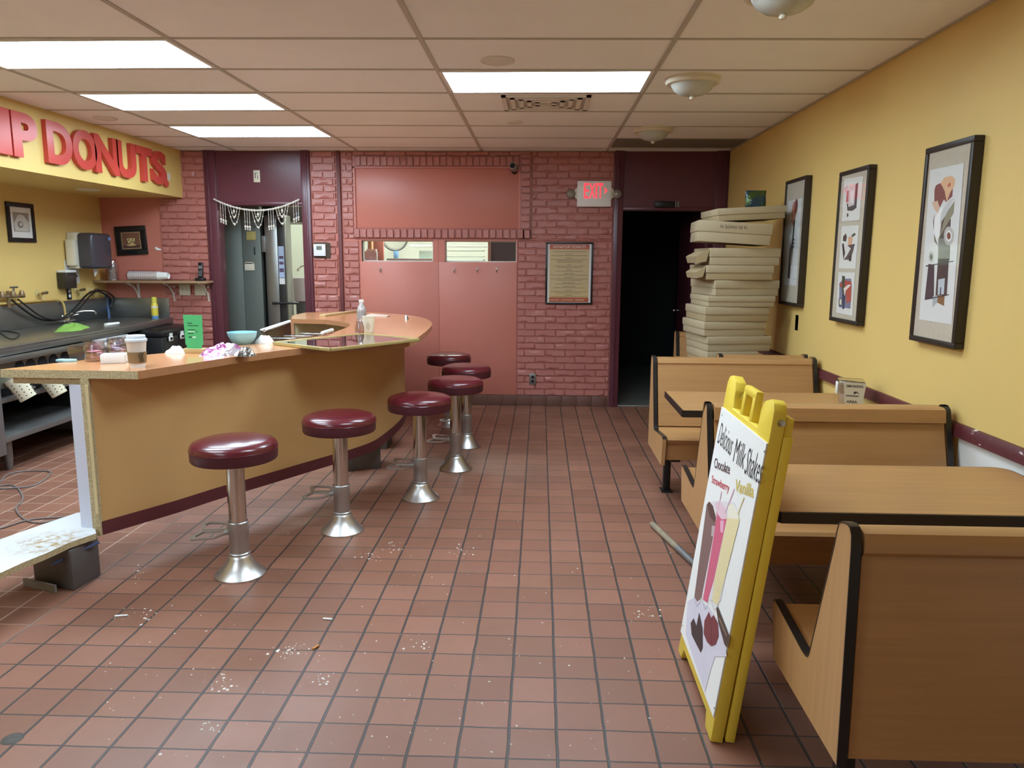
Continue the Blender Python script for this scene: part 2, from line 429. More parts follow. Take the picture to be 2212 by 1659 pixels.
bricks(bm, -2.285, -2.03, 0, CEIL-.005, .1)
bricks(bm, -1.975, -1.815, 0, 1.675, .03); bricks(bm, -1.975, -1.86, 1.675, CEIL-.005, .03)
bricks(bm, -1.86, -.10, 2.475, CEIL-.004, 0)
bricks(bm, -.228, .712, .105, 1.68, .06); bricks(bm, -.095, .712, 1.68, CEIL-.004, .06)
ob = struct('brick_facing', bm, m_brick, wb, ang=60)
bm = B()       # soldier courses standing proud around the board
n = 26
for i in range(n):
    x = -1.865 + 1.765*i/n; w = 1.765/n
    brick(bm, x, x+w, 1.683, 1.777, FY-.022, .02, .002)
for i in range(25):
    x = -1.84 + 1.63*i/25; brick(bm, x, x+1.63/25, 2.378, 2.474, FY-.016, .016, .002)
z = 1.78
while z < 2.46: brick(bm, -.203, -.102, z, min(z+.0675, 2.49), FY-.022, .018, .002); z += .0675
box(bm, -1.86, -.10, FY-.022, FY, 1.685, 1.776); box(bm, -1.84, -.205, FY-.017, FY, 2.38, 2.474); box(bm, -.205, -.1, FY-.022, FY, 1.685, 2.49)
struct('soldier_course', bm, m_brick, wb, ang=60)
# tile skirting along the far wall
bm = B(); x = -2.2
while x < .70:
    box(bm, x+.002, min(x+.150, .708), FY-.014, FY, .0, .106, r=.003); x += .1524
struct('baseboard_back', bm, M('skirting_tile', (112, 74, 62), .4, var=.08))
# doorway frames and the maroon panels above
def doorway(name, a, b, z, x0, x1):
    bm = B()
    box(bm, x0, a+.005, FY-.03, FY+.13, 0, CEIL-.002, r=.003); box(bm, b-.005, x1, FY-.03, FY+.13, 0, CEIL-.002, r=.003)
    box(bm, x0+.028, x0+.046, FY-.04, FY-.028, 0, CEIL-.002, r=.003); box(bm, x1-.046, x1-.028, FY-.04, FY-.028, 0, CEIL-.002, r=.003)
    box(bm, a, b, FY-.012, FY+.13, z-.004, CEIL-.002); box(bm, a, b, FY-.022, FY+.13, z, z+.03, r=.003)
    return struct(name, bm, m_mar)
doorway('door_1', D1a, D1b, D1z, -3.345, -2.288); doorway('door_2', D2a, D2b, D2z, .715, WX-.001)
# panes in the two slots
for i, (a, b) in enumerate(((-1.79, -1.072), (-.952, -.235))):
    bm = B(); box(bm, a, b, FY+.05, FY+.055, 1.455, 1.66); w = struct('window_%d' % (i+4), bm, m_glass)
    bm = B()
    for q in ((a, b, 1.455, 1.463), (a, b, 1.652, 1.66), (a, a+.01, 1.455, 1.66), (b-.01, b, 1.455, 1.66)): box(bm, q[0], q[1], FY+.03, FY+.06, q[2], q[3])
    struct('window_frame', bm, M('white_filler_bead', (214, 222, 212), .6), w)

# ---- rooms beyond the far wall
m_kw = M('kitchen_white_wall', (226, 230, 216), .6, var=.03)
bm = B(); box(bm, -4.6, .68, 10.9, 11.0, 0, CEIL); box(bm, -4.6, -4.5, 7.87, 10.9, 0, CEIL); box(bm, .62, .72, 7.87, 10.9, 0, CEIL)
struct('wall_kitchen', bm, m_kw)
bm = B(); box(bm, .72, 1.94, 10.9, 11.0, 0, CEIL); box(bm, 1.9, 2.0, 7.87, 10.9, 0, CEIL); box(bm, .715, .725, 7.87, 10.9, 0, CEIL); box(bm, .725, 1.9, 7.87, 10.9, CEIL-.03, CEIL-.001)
struct('wall_hallway', bm, M('unlit_hallway_darkness', (46, 44, 46), .8))  # near-black colour stands for the darkness of the unlit hall
bm = B(); box(bm, D2a, D2b, FY+.0, FY+.14, .0, .012, r=.004); struct('trim_2', bm, M('metal_threshold', (150, 146, 138), .4, .5))
bm = B(); box(bm, .8, 1.86, 7.9, 10.9, .001, .004); struct('floor_hallway', bm, M('grey_hallway_floor', (120, 122, 118), .6))
# maroon door leaf standing open into the hall
L = thing('door_leaf', 'maroon door standing open into the dark hallway at right', 'door', (1.70, 7.90, 0), math.radians(8))
bm = B(); box(bm, -.045, 0, 0, .84, .01, 1.95, r=.003); obj('panel', bm, m_mar, L)
bm = B(); lathe(bm, [(0, -.06), (.02, -.058), (.027, -.045), (.022, -.03), (.01, -.025), (.01, 0), (.03, 0), (.03, .003), (0, .003)], (-.047, .78, .93), 20, 0, Matrix.Rotation(PI/2, 4, 'Y')); obj('door_knob', bm, m_chrome, L)

# ================================================================= CEILING FITTINGS
m_diff = glow('lit_light_diffuser', (213, 238, 255), LAMP)
m_kdiff = glow('lit_kitchen_diffuser', (236, 250, 236), KLAMP)
def troffer(label, x, y, dif=None, w=1.165, d=.525, z=CEIL, group='lit ceiling lights'):
    t = thing('ceiling_light', label, 'ceiling light', (x, y, z), -SK*.5, group)
    bm = B()
    for q in ((-w/2-.02, w/2+.02, -d/2-.02, -d/2), (-w/2-.02, w/2+.02, d/2, d/2+.02), (-w/2-.02, -w/2, -d/2, d/2), (w/2, w/2+.02, -d/2, d/2)):
        box(bm, q[0], q[1], q[2], q[3], -.008, .0)
    obj('frame', bm, m_white, t)
    bm = B(); box(bm, -w/2, w/2, -d/2, d/2, -.006, -.001); obj('diffuser', bm, dif or m_diff, t)
    return t
xl, xc = -2.415, .022
troffer('lit ceiling light over the left aisle, second nearest of its row', xl, 4.145)
troffer('lit ceiling light over the counter, second farthest of the left row', xl, 5.365)
troffer('lit ceiling light over the counter, farthest of the left row', xl, 6.585)
troffer('lit ceiling light alone in the middle of the ceiling', xc, 4.79)
troffer('lit ceiling light cut by the top left corner of the view', xl, 2.93)
troffer('lit ceiling light cut by the top edge at centre', xc, 2.965)
for i, y in enumerate((.5, -1.9)):
    troffer('lit ceiling light behind the camera in the left row', xl, y)
troffer('lit kitchen ceiling light behind the hatch windows', -1.0, 9.3, m_kdiff, group='lit kitchen lights')
troffer('lit kitchen ceiling light beyond the left doorway', -2.9, 9.6, m_kdiff, group='lit kitchen lights')

bowl = [(.0, -.118), (.012, -.117), (.016, -.108), (.012, -.100), (.03, -.099), (.075, -.088), (.108, -.066), (.125, -.038), (.128, -.03)]
ring = [(.128, -.036), (.15, -.034), (.158, -.022), (.156, -.006), (.162, 0), (.0, 0)]
m_bowl = M('frosted_alabaster_glass', (196, 198, 186), .35, var=.1, vs=14, coat=.3)
m_ring = M('cream_fixture_ring', (226, 216, 192), .4)
for lab, x, y in (('unlit flush dome light nearer the camera by the lit centre light', .875, 4.72), ('unlit flush dome light farthest back near the dark ceiling panel', .895, 6.45), ('unlit flush dome light cut by the top edge of the view', .93, 3.20)):
    t = thing('dome_light', lab, 'ceiling light', (x, y, CEIL), 0, 'unlit dome lights')
    bm = B(); lathe(bm, bowl[3:], seg=40); obj('bowl', bm, m_bowl, t)
    bm = B(); lathe(bm, ring, seg=40); obj('ring', bm, m_ring, t)
    bm = B(); lathe(bm, bowl[:4], seg=20); obj('finial', bm, m_ring, t)
# supply vent: concentric louvres
t = thing('ceiling_vent', 'white square louvred air vent beside the centre light', 'vent', (.025, 5.41, CEIL), 0)
m_vent = M('vent_metal', (226, 220, 210), .6)
bm = B()
for i in range(5):
    a = .29-.055*i; b = .24-.045*i
    for q in ((-a, a, -b, -b+.03), (-a, a, b-.03, b), (-a, -a+.03, -b, b), (a-.03, a, -b, b)): box(bm, q[0], q[1], q[2], q[3], -.012-.002*(i % 2), .0)
obj('louvre', bm, m_vent, t)
bm = B(); box(bm, -.27, .27, -.22, .22, -.003, -.0005); obj('duct_opening', bm, M('vent_shadow_metal', (186, 178, 166), .7), t)
def disc(label, x, y, r, name='ceiling_speaker', cat='ceiling speaker'):
    t = thing(name, label, cat, (x, y, CEIL), 0)
    bm = B(); lathe(bm, [(0, -.006), (r*.8, -.007), (r*.86, -.012), (r, -.008), (r, 0), (0, 0)], seg=36); obj('cover', bm, m_vent, t)
disc('round perforated ceiling disc in front of the lit centre light', -.24, 4.29, .092)
disc('small round ceiling disc behind the louvred vent', -.21, 6.15, .062)
disc('round metal ceiling disc above the donut sign', -3.33, 5.98, .085)
disc('round metal ceiling disc at the left edge above the sign', -3.52, 4.62, .085)

# ================================================================= FAR WALL THINGS
# dark bar standing in for a recessed gap: vertical conduit
bm = B(); box(bm, -2.022, -1.982, FY-.03, FY, 0, CEIL-.005, r=.008)
one('chase', bm, M('dark_chase_red', (112, 52, 52), .5), 'dark red vertical conduit bar standing in for the gap in the brick pier', 'chase')
# exit sign
p = PY(1283.5, 419, FY-.05); ex = thing('exit_sign', 'white exit sign with glowing red letters and two lamp heads', 'exit sign', (p.x, FY-.012, p.z))
bm = B(); box(bm, -.165, .165, -.055, 0, -.122, .122, r=.006); obj('housing', bm, M('exit_sign_white', (244, 242, 238), .45, var=0), ex)
bm = B()
for s in (-1, 1): prism(bm, [(s*.16, -.06), (s*.19, -.03), (s*.19, .04), (s*.16, .07)], -.045, -.005, 'y', r=.003)
obj('lamp_bracket', bm, m_ivory, ex)
for s in (-1, 1):
    bm = B(); lathe(bm, [(0, -.055), (.03, -.05), (.044, -.035), (.046, -.015), (.03, 0), (0, 0)], (s*.225, -.01, .0), 24, 0, Matrix.Rotation(PI/2, 4, 'X') @ Matrix.Rotation(PI, 4, 'X'))
    h = obj('lamp_head', bm, M('smoky_lens', (150, 142, 130), .15, .2, var=.1), ex)
m_exit = glow('exit_red_glow', (255, 20, 48), 1.7)
bm = B()
for ch, xa, xb in (('E', -.100, -.054), ('X', -.047, .005), ('I', .014, .026), ('T', .034, .084)):
    t = text_bm(ch, .0, .02); x0, x1, y0, y1 = bounds(t)
    for v in t.verts: v.co = Vector((xa + (v.co.x-x0)/(x1-x0)*(xb-xa), -.056 + v.co.z*.08, -.042 + (v.co.y-y0)/(y1-y0)*.142))
    join(bm, t)
prism(bm, [(.098, .0), (.128, .03), (.098, .06), (.108, .03)], -.058, -.054, 'y'); obj('letters', bm, m_exit, ex)
# framed menu
pl = Plane((.05, FY-.036, 1.03), (1, 0, 0), (0, 0, 1))
q = [pl.hit(1181, 522), pl.hit(1281, 524), pl.hit(1280, 658), pl.hit(1176, 657)]
a0, a1, b0, b1 = (q[0][0]+q[3][0])/2, (q[1][0]+q[2][0])/2, (q[2][1]+q[3][1])/2, (q[0][1]+q[1][1])/2
def frame_thing(name, label, cat, pl, a0, a1, b0, b1, fw, fd, mf, mount, group=None, tilt=0, backd=.004, rebate=.008):
    """a rectangular frame hung on a plane; returns the empty and an Art laid on its mount"""
    ca, cb = (a0+a1)/2, (b0+b1)/2; w, h = a1-a0, b1-b0
    R = Matrix.Rotation(tilt, 2)
    U = pl.u*math.cos(tilt) + pl.v*math.sin(tilt); V = pl.v*math.cos(tilt) - pl.u*math.sin(tilt)
    o = pl.P(ca, cb); t = thing(name, label, cat, o, group=group)
    Mx = Matrix((U, V, pl.n)).transposed().to_4x4(); Mx.translation = Vector((0, 0, 0))
    bm = B()
    for r in ((-w/2, w/2, h/2-fw, h/2), (-w/2, w/2, -h/2, -h/2+fw), (-w/2, -w/2+fw, -h/2+fw, h/2-fw), (w/2-fw, w/2, -h/2+fw, h/2-fw)):
        box(bm, r[0], r[1], r[2], r[3], -fd, 0, r=min(.004, fw*.2), M4=Mx)
    obj('frame', bm, mf, t)
    bm = B(); box(bm, -w/2+fw*.6, w/2-fw*.6, -h/2+fw*.6, h/2-fw*.6, -fd+.001, -rebate-.001, M4=Mx); obj('mount', bm, mount, t)
    return t, Art(Plane(o - U*(w/2-fw) - V*(h/2-fw) - pl.n*rebate, U, V)), w-2*fw, h-2*fw
t, A, w, h = frame_thing('framed_menu', 'black framed price poster with orange header on the brick wall', 'poster', pl, a0, a1, b0, b1, .018, .016, m_black, m_paper)
A.rect(.02, w-.02, .005, h-.005, (212, 184, 130)); A.rect(.02, w-.02, h-.052, h-.004, (190, 84, 52)); A.rect(.02, w-.02, .004, .05, (190, 84, 52))
A.text('HONEYDIP DONUTS', (.055, h-.042), (w-.055, h-.042), (.055, h-.014), (232, 214, 190), .012)
INK = (104, 74, 54); rows = ['QUALITY', 'VARIETY', 'HOT', 'PIES', 'SANDWICHES', 'BREAKFAST', 'DEPENDABILITY', 'SATISFACTION', 'FLAVOR', 'CATERING']
random.seed(3); y = h-.075; c = w/2
A.line((.05, y), (w-.05, y), .0035, INK); y -= .026
for i, s in enumerate(rows):
    ww = .009*len(s)/2 + .006; A.text(s, (c-ww, y-.005), (c+ww, y-.005), (c-ww, y+.005), INK, .012)
    for k in range(1 + (i in (1, 2, 5, 8)) + (i == 1)):
        y -= .0135; e = random.choice((.03, .035, .06, .08)) if k == 0 else .09; A.line((e, y), (w-e, y), .0032, INK)
    y -= .024
A.line((.03, .026), (.12, .026), .006, (232, 200, 170))
A.line((.14, .026), (.26, .026), .006, (232, 200, 170)); A.line((.28, .026), (.37, .026), .006, (232, 200, 170))
A.done('print', t)
bm = B(); Mx = Matrix((A.pl.u, A.pl.v, A.pl.n)).transposed().to_4x4(); Mx.translation = A.pl.o - Vector(t.location)
box(bm, 0, w, 0, h, .0055, .0065, M4=Mx); obj('glazing', bm, m_glass, t)
# hooks on the flat sheets
def hook(label, px, py):
    p = PY(px, py, FY-.015); t = thing('coat_hook', label, 'hook', (p.x, FY-.012, p.z), 0, 'small metal coat hooks')
    bm = B(); lathe(bm, [(0, 0), (.011, 0), (.011, .003), (0, .003)], (0, -.001, .006), 16, 0, Matrix.Rotation(PI/2, 4, 'X')); box(bm, -.005, .005, -.003, 0, -.02, .018, r=.001); obj('plate', bm, m_cast, t)
    bm = B(); tube(bm, smooth([(0, -.002, .008), (0, -.03, .014), (0, -.036, .0), (0, -.03, -.02), (0, -.014, -.03), (0, -.006, -.018)], 2), .0035, 8); obj('prong', bm, m_chrome, t)
for lab, a, b in (('small coat hook alone on the left red sheet', 822, 582), ('small coat hook nearest the seam on the right red sheet', 981, 583), ('small coat hook in the middle of the right red sheet', 1031, 582), ('small coat hook at the right end of the right red sheet', 1073, 582)): hook(lab, a, b)
# thermostat
p = PY(692, 541, FY-.03); t = thing('thermostat', 'white thermostat on a torn dark backing patch on the brick pier', 'thermostat', (p.x, FY-.016, p.z))
bm = B(); prism(bm, [(-.075, -.075), (.10, -.08), (.102, .07), (.06, .082), (-.07, .078), (-.08, 0)], -.002, 0, 'y', r=0); obj('backing_patch', bm, M('torn_backing', (86, 70, 52), .8, var=.4, vs=30), t)
bm = B(); box(bm, -.065, .055, -.028, -.002, -.055, .062, r=.004); b2 = obj('body', bm, M('thermostat_white', (226, 228, 240), .4), t)
bm = B(); box(bm, -.036, .02, -.0295, -.027, .005, .045); obj('screen', bm, M('grey_display', (120, 124, 116), .2), t)
# outlets and switches
def outlet(name, label, cat, p, axis, mplate, mface, w=.07, h=.115, two=True, switches=0):
    t = thing(name, label, cat, p, {'y': 0, 'x-': -PI/2, 'x+': PI/2}[axis])
    bm = B(); box(bm, -w/2, w/2, -.007, 0, -h/2, h/2, r=.003); obj('cover_plate', bm, mplate, t)
    if two:
        for s in (-1, 1):
            bm = B(); lathe(bm, [(0, .003), (.016, .003), (.016, 0), (0, 0)], (0, -.0068, s*.022), 20, 0, Matrix.Rotation(PI/2, 4, 'X')); obj('receptacle', bm, mface, t)
    for i in range(switches):
        bm = B(); x = (i-(switches-1)/2)*.045; box(bm, x-.005, x+.005, -.016, -.006, -.01, .012, r=.002); obj('toggle', bm, mface, t)
    return t
p = PY(1150.5, 819, FY-.02); outlet('wall_outlet', 'steel plated power outlet low on the brick wall', 'outlet', (p.x, FY-.016, p.z), 'y', m_steel, m_black)
p = PX(1721, 697, WX); outlet('wall_outlet', 'black and white power outlet on the yellow wall beside the boxes', 'outlet', (WX, p.y, p.z), 'x+', m_black, m_white)
t = outlet('light_switch', 'ivory double switch plate under the shelf, left of two', 'switch', (-3.615, FY-.016, 1.158), 'y', m_ivory, m_ivory, .115, .115, False, 2)
t = outlet('wall_outlet', 'ivory outlet plate under the shelf, right of two', 'outlet', (-3.455, FY-.016, 1.158), 'y', m_ivory, m_ivory, .115, .115, True, 0)
t = thing('thermometer_plate', 'small ivory plate on the maroon panel over the left doorway', 'wall plate', (-2.82, FY-.013, 2.28))
bm = B(); box(bm, -.032, .034, -.008, 0, -.058, .058, r=.003); obj('plate', bm, m_ivory, t)
bm = B()
for q in ((-.016, -.010, -.02, .03), (-.016, .012, .026, .031), (.008, .013, -.03, .01)): box(bm, q[0], q[1], -.0095, -.0075, q[2], q[3])
obj('marking', bm, m_black, t)
# security camera and its cable
t = thing('security_camera', 'small bullet security camera on the top right of the brick border', 'camera', (-.262, FY-.04, 2.36))
Mr = Matrix.Rotation(math.radians(78), 4, 'X') @ Matrix.Rotation(math.radians(-12), 4, 'Y')
bm = B(); lathe(bm, [(0, -.02), (.034, -.02), (.036, -.01), (.036, .07), (.030, .075), (.028, .066), (0, .066)], (0, -.02, .0), 28, 0, Mr); obj('body', bm, M('camera_grey', (150, 140, 140), .4), t)
bm = B(); lathe(bm, [(0, .069), (.024, .069), (.024, .067), (0, .067)], (0, -.02, 0), 24, 0, Mr); obj('lens', bm, m_black, t)
bm = B(); lathe(bm, [(0, 0), (.026, 0), (.026, -.012), (.012, -.03), (0, -.03)], (0, .02, -.03), 20, 0, Matrix.Rotation(-PI/2, 4, 'X')); tube(bm, [(0, .01, -.03), (0, -.005, -.03), (0, -.01, -.01)], .008); obj('mount', bm, m_black, t)
bm = B(); tube(bm, smooth([(-.57, FY-.06, CEIL-.004), (-.52, FY-.05, 2.49), (-.42, FY-.045, 2.46), (-.33, FY-.045, 2.42), (-.27, FY-.04, 2.375)], 2), .0025, 6)
one('cable', bm, M('pink_cable', (190, 140, 132), .5), 'thin cable sagging from the ceiling to the security camera', 'cable')
# door closer bracket over the right doorway
t = thing('door_closer', 'black door closer box over the dark right doorway', 'door closer', (1.22, FY-.015, 2.02))
bm = B(); box(bm, -.11, .08, -.045, 0, -.028, .03, r=.006); obj('body', bm, m_black, t)
bm = B()
for x in (.095, .118): tube(bm, [(x, -.03, -.025), (x, -.03, .03)], .007)
obj('spring_pins', bm, m_steel2, t)
# a white paint scrap on flat red wall
bm = B(); prism(bm, [(-3.905, 1.575), (-3.895, 1.585), (-3.84, 1.563), (-3.845, 1.55), (-3.89, 1.553)], FY-.004, FY-.001, 'y')
one('paper_scrap', bm, m_white, 'tiny torn white scrap stuck on the red wall right of the cup picture', 'paper scrap')
# bead garland in the left doorway
G = thing('bead_garland', 'pale bead and shell garland hanging across the left doorway', 'garland', (-2.83, FY-.05, 2.06))
m_bead = M('pale_shell_beads', (222, 214, 200), .45, var=.15, vs=30)
def gp(s): return Vector((-3.25 + .86*s, FY-.055, 2.055 - .108*4*s*(1-s)))
bm = B(); tube(bm, [gp(i/24) for i in range(25)], .0085, 8); obj('cord', bm, m_bead, G, world=True)
def beads(pts, rs, nm='bead_strand'):
    bm = B(); tube(bm, pts, .0022, 5)
    for i in range(len(pts)): 
        r = rs[i % len(rs)]
        if r: lathe(bm, [(0, -r*1.5), (r*.8, -r*.8), (r, 0), (r*.7, r), (0, r*1.5)], pts[i], 8)
    obj(nm, bm, m_bead, G, world=True)
for c0 in (.075, .355, .635, .93):
    for d in range(3):
        a = gp(min(.99, c0 + .027*d)); beads([a - Vector((0, 0, .024*k)) for k in range(9)], [.009, 0, .004, 0, 0, .005, 0, .011, .008], 'tassel')
for c0, c1 in ((.16, .30), (.44, .58), (.72, .87)):
    for dep, e in ((.17, 0), (.10, .03)):
        a, b = gp(c0+e), gp(c1-e); beads([a.lerp(b, i/10) - Vector((0, 0, dep*4*(i/10)*(1-i/10))) for i in range(11)], [.010, .004, .008, .004, .006], 'swag')
    a = gp((c0+c1)/2); beads([a - Vector((0, 0, .02*k)) for k in range(4)], [.004, 0, .012, .005], 'drop')

# ================================================================= LEFT WALL, SIGN, SHELF
# red letters on the soffit
m_let = M('red_letter_paint', (206, 62, 48), .3, var=.05)
LET = [('I', -6, 23, 238, 343, 341), ('P', 27, 81, 244, 346, 344), ('D', 100, 154, 266, 361, 356), ('O', 155, 206, 284, 370, 370), ('N', 202, 252, 292, 379, 381), ('U', 249, 290, 304, 389, 389), ('T', 291, 325, 313, 396, 396), ('S', 325, 355, 325, 402, 402)]
for ch, xa, xb, ya, yb, _ in LET:
    pa = PX(xa, 300, SOFX+.03); pb = PX(xb, 300, SOFX+.03); y0_, y1_ = pa.y, pb.y
    w_ = {'I': .4, 'P': 1, 'D': 1, 'O': 1, 'N': 1, 'U': 1, 'T': 1, 'S': 1}[ch]
    t = text_bm(ch, .042, .5, 0, 6); a0, a1, b0, b1 = bounds(t)
    zt, zb = 2.452, 2.152
    for v in t.verts:
        v.co = Vector((SOFX + .018 + v.co.z*.034, y0_ + (v.co.x-a0)/(a1-a0)*(y1_-y0_), zb + (v.co.y-b0)/(b1-b0)*(zt-zb)))
    bm = B(); join(bm, t)
    lab = {'I': 'red sign letter I cut by the left edge of the view', 'P': 'red sign letter P on the yellow soffit', 'D': 'red sign letter D on the yellow soffit', 'O': 'red sign letter O between D and N', 'N': 'red sign letter N on the yellow soffit', 'U': 'red sign letter U on the yellow soffit', 'T': 'red sign letter T beside the U', 'S': 'red sign letter S last before the full stop'}[ch]
    one('sign_letter', bm, m_let, lab, 'sign letter', 'red letters on the soffit')
p = PX(361.5, 399, SOFX+.03); bm = B(); lathe(bm, [(0, 0), (.028, 0), (.032, .005), (.032, .03), (0, .034)], (SOFX+.001, p.y, 2.172), 24, 0, Matrix.Rotation(PI/2, 4, 'Y'))
one('sign_full_stop', bm, m_let, 'red round full stop at the end of the donut sign', 'sign letter', 'red letters on the soffit')
p = PX(365, 381, SOFX+.002); bm = B(); lathe(bm, [(0, 0), (.04, 0), (.04, .002), (0, .002)], (SOFX, p.y, p.z), 16, 0, Matrix.Rotation(PI/2, 4, 'Y'))
one('paint_patch', bm, m_ivory, 'pale round patch on the soffit above the full stop', 'patch')
# small light in the soffit underside
p = PZ(190, 409, SOFZ); t = thing('soffit_light', 'flat unlit round light under the yellow soffit', 'ceiling light', (p.x, p.y, SOFZ))
bm = B(); lathe(bm, [(0, -.014), (.06, -.014), (.09, -.008), (.1, 0), (0, 0)], seg=32); obj('lens', bm, m_ivory, t)
# portrait in black frame on the yellow wall
pl = Plane((LX+.02, 6.0, 1.5), (0, 1, 0), (0, 0, 1))
def fit(pl, tl, tr, br, bl):
    q = [pl.hit(*c) for c in (tl, tr, br, bl)]
    return (q[0][0]+q[3][0])/2, (q[1][0]+q[2][0])/2, (q[2][1]+q[3][1])/2, (q[0][1]+q[1][1])/2
a0, a1, b0, b1 = fit(pl, (14, 436), (73, 440), (80, 523), (22, 524))
t, A, w, h = frame_thing('framed_drawing', 'black framed pencil drawing of a draped figure on the left wall', 'picture', pl, a0, a1, b0, b1, .038, .018, m_black, m_paper)
A.rect(.035, w-.035, .05, h-.045, (158, 150, 140)); A.uv([(.05, .055), (w-.045, .055), (w-.04, .13), (w*.62, .19), (w*.55, h-.06), (w*.45, h-.06), (w*.36, .19), (.042, .12)], (212, 208, 198))
A.ell(w*.45, .11, .035, .028, (120, 114, 108)); A.ell(w*.47, .113, .022, .017, (204, 200, 190)); A.done('print', t)
# cup picture hanging crooked
pl = Plane((-4.4, FY-.02, 1.4), (1, 0, 0), (0, 0, 1))
a0, a1, b0, b1 = fit(pl, (245, 489), (311, 485), (320, 550), (253, 556))
t, A, w, h = frame_thing('framed_print', 'crooked black framed picture of a patterned cup on the red wall', 'picture', pl, a0, a1, b0+.01, b1-.005, .05, .02, m_black, M('brown_mount', (112, 78, 54), .7), tilt=math.radians(3))
A.rect(0, w, 0, h, (46, 34, 30)); A.rect(.012, w-.012, .012, h-.012, (186, 150, 104)); A.rect(.018, w-.018, .018, h-.018, (120, 78, 52)); A.rect(.018, w-.018, .018, h*.25, (84, 52, 40))
c = w/2; A.ell(c, .05, .05, .01, (196, 160, 104)); A.uv([(c-.042, .115), (c+.042, .115), (c+.03, .075), (c+.014, .052), (c-.014, .052), (c-.03, .075)], (214, 184, 118))
for a, b in ((-.02, .1), (.016, .1), (0, .082), (-.012, .066), (.02, .078)): A.ell(c+a, b, .008, .008, (46, 34, 30), n=8)
for k in (-.014, 0, .014): A.line((c+k, .125), (c+k+.005, .15), .004, (150, 96, 66))
A.done('print', t)
# paper towel dispenser
t = thing('paper_towel_dispenser', 'big smoke grey paper towel dispenser on the left wall', 'dispenser', (LX, 7.30, 1.37))
bm = B(); box(bm, 0, .10, -.16, .18, .0, .34, r=.015); obj('back_case', bm, m_ivory, t)
bm = B(); box(bm, .09, .25, -.155, .175, .0, .335, r=.035, seg=4); obj('cover', bm, M('smoke_grey_plastic', (70, 68, 76), .22, var=.03), t)
bm = B(); box(bm, .02, .10, -.215, -.15, .03, .27, r=.006); obj('side_box', bm, m_ivory, t)
bm = B(); prism(bm, [(-.03, 0), (.04, 0), (.03, -.04), (-.01, -.075)], .16, .163, 'x', r=0); obj('paper_tail', bm, m_paper, t)
bm = B(); box(bm, .249, .252, .11, .15, .27, .30); obj('label', bm, M('blue_white_label', (120, 140, 200), .4), t)
# soap dispenser
t = thing('soap_dispenser', 'dark soap dispenser with white lid beside the paper towels', 'dispenser', (LX, 7.03, 1.19))
bm = B(); box(bm, 0, .09, -.085, .085, .0, .15, r=.012); obj('tank', bm, M('dark_smoke_plastic', (52, 46, 40), .3), t)
bm = B(); box(bm, 0, .095, -.085, .085, .145, .17, r=.012); obj('lid', bm, m_white, t)
pl = Plane((LX+.002, 7.05, 1.2), (0, 1, 0), (0, 0, 1))
t = thing('notice', 'printed white notice behind the soap dispenser', 'notice', (LX+.001, 7.2, 1.2))
A = Art(pl); A.rect(.03, .25, .03, .25, (222, 220, 212))
for k in range(5): A.line((.06, .22-.03*k), (.22, .22-.03*k), .006, (150, 148, 142))
A.ell(.2, .1, .018, .014, (60, 56, 52)); A.ell(.15, .06, .014, .012, (60, 56, 52)); A.done('sheet', t)
p = PX(148.5, 634, LX); outlet('wall_outlet', 'black outlet with a white plug adapter under the soap dispenser', 'outlet', (LX, p.y, p.z), 'x+', m_black, m_white)
# water valves
m_brass = M('tarnished_brass', (140, 116, 84), .4, .6)
for lab, px, py in (('tarnished tap handle on the wall left of the soap dispenser', 80, 633), ('tarnished tap handle between the soap dispenser and the shelf', 163, 626), ('tarnished tap handle nearest the wall corner', 194, 626)):
    p = PX(px, py, LX); t = thing('wall_tap', lab, 'tap', (LX, p.y, p.z), 0, 'taps on the left wall')
    bm = B(); lathe(bm, [(0, 0), (.03, 0), (.028, .006), (.012, .01), (.012, .06), (0, .06)], (0, 0, 0), 20, 0, Matrix.Rotation(PI/2, 4, 'Y')); tube(bm, [(.04, 0, 0), (.045, 0, -.02), (.05, .0, -.06)], .010); obj('stem', bm, M('yellowed_pipe', (206, 184, 120), .5), t)
    bm = B(); tube(bm, [(.065, -.03, 0), (.065, .04, .003), (.065, .05, .003)], [.01, .014, .008]); obj('handle', bm, m_brass, t)
# yellow painted pipe along the left wall with valve cluster
bm = B(); tube(bm, smooth([(LX+.03, 4.2, 1.095), (LX+.03, 6.85, 1.10), (LX+.03, 6.93, 1.09), (LX+.05, 6.95, 1.04), (LX+.05, 6.95, .90)], 1), .010, 10)
one('water_pipe', bm, M('yellow_painted_pipe', (206, 172, 92), .5), 'yellow painted pipe running above the steel backsplash', 'pipe')
t = thing('valve_cluster', 'brass valve cluster on the pipe at the left edge', 'valve', (LX+.03, 6.21, 1.12))
bm = B(); tube(bm, [(.02, -.14, .04), (.03, .18, .03)], .014); tube(bm, [(.02, 0, -.06), (.02, 0, .08)], .014)
for y in (-.1, .03, .14): lathe(bm, [(0, 0), (.022, 0), (.024, .02), (.012, .05), (0, .05)], (.04, y, .03), 10)
obj('body', bm, m_brass, t)
bm = B(); tube(bm, [(.05, .03, .08), (.05, .03, .11)], .008); tube(bm, [(.05, -.01, .11), (.05, .08, .11)], .008); obj('lever', bm, m_steel, t)
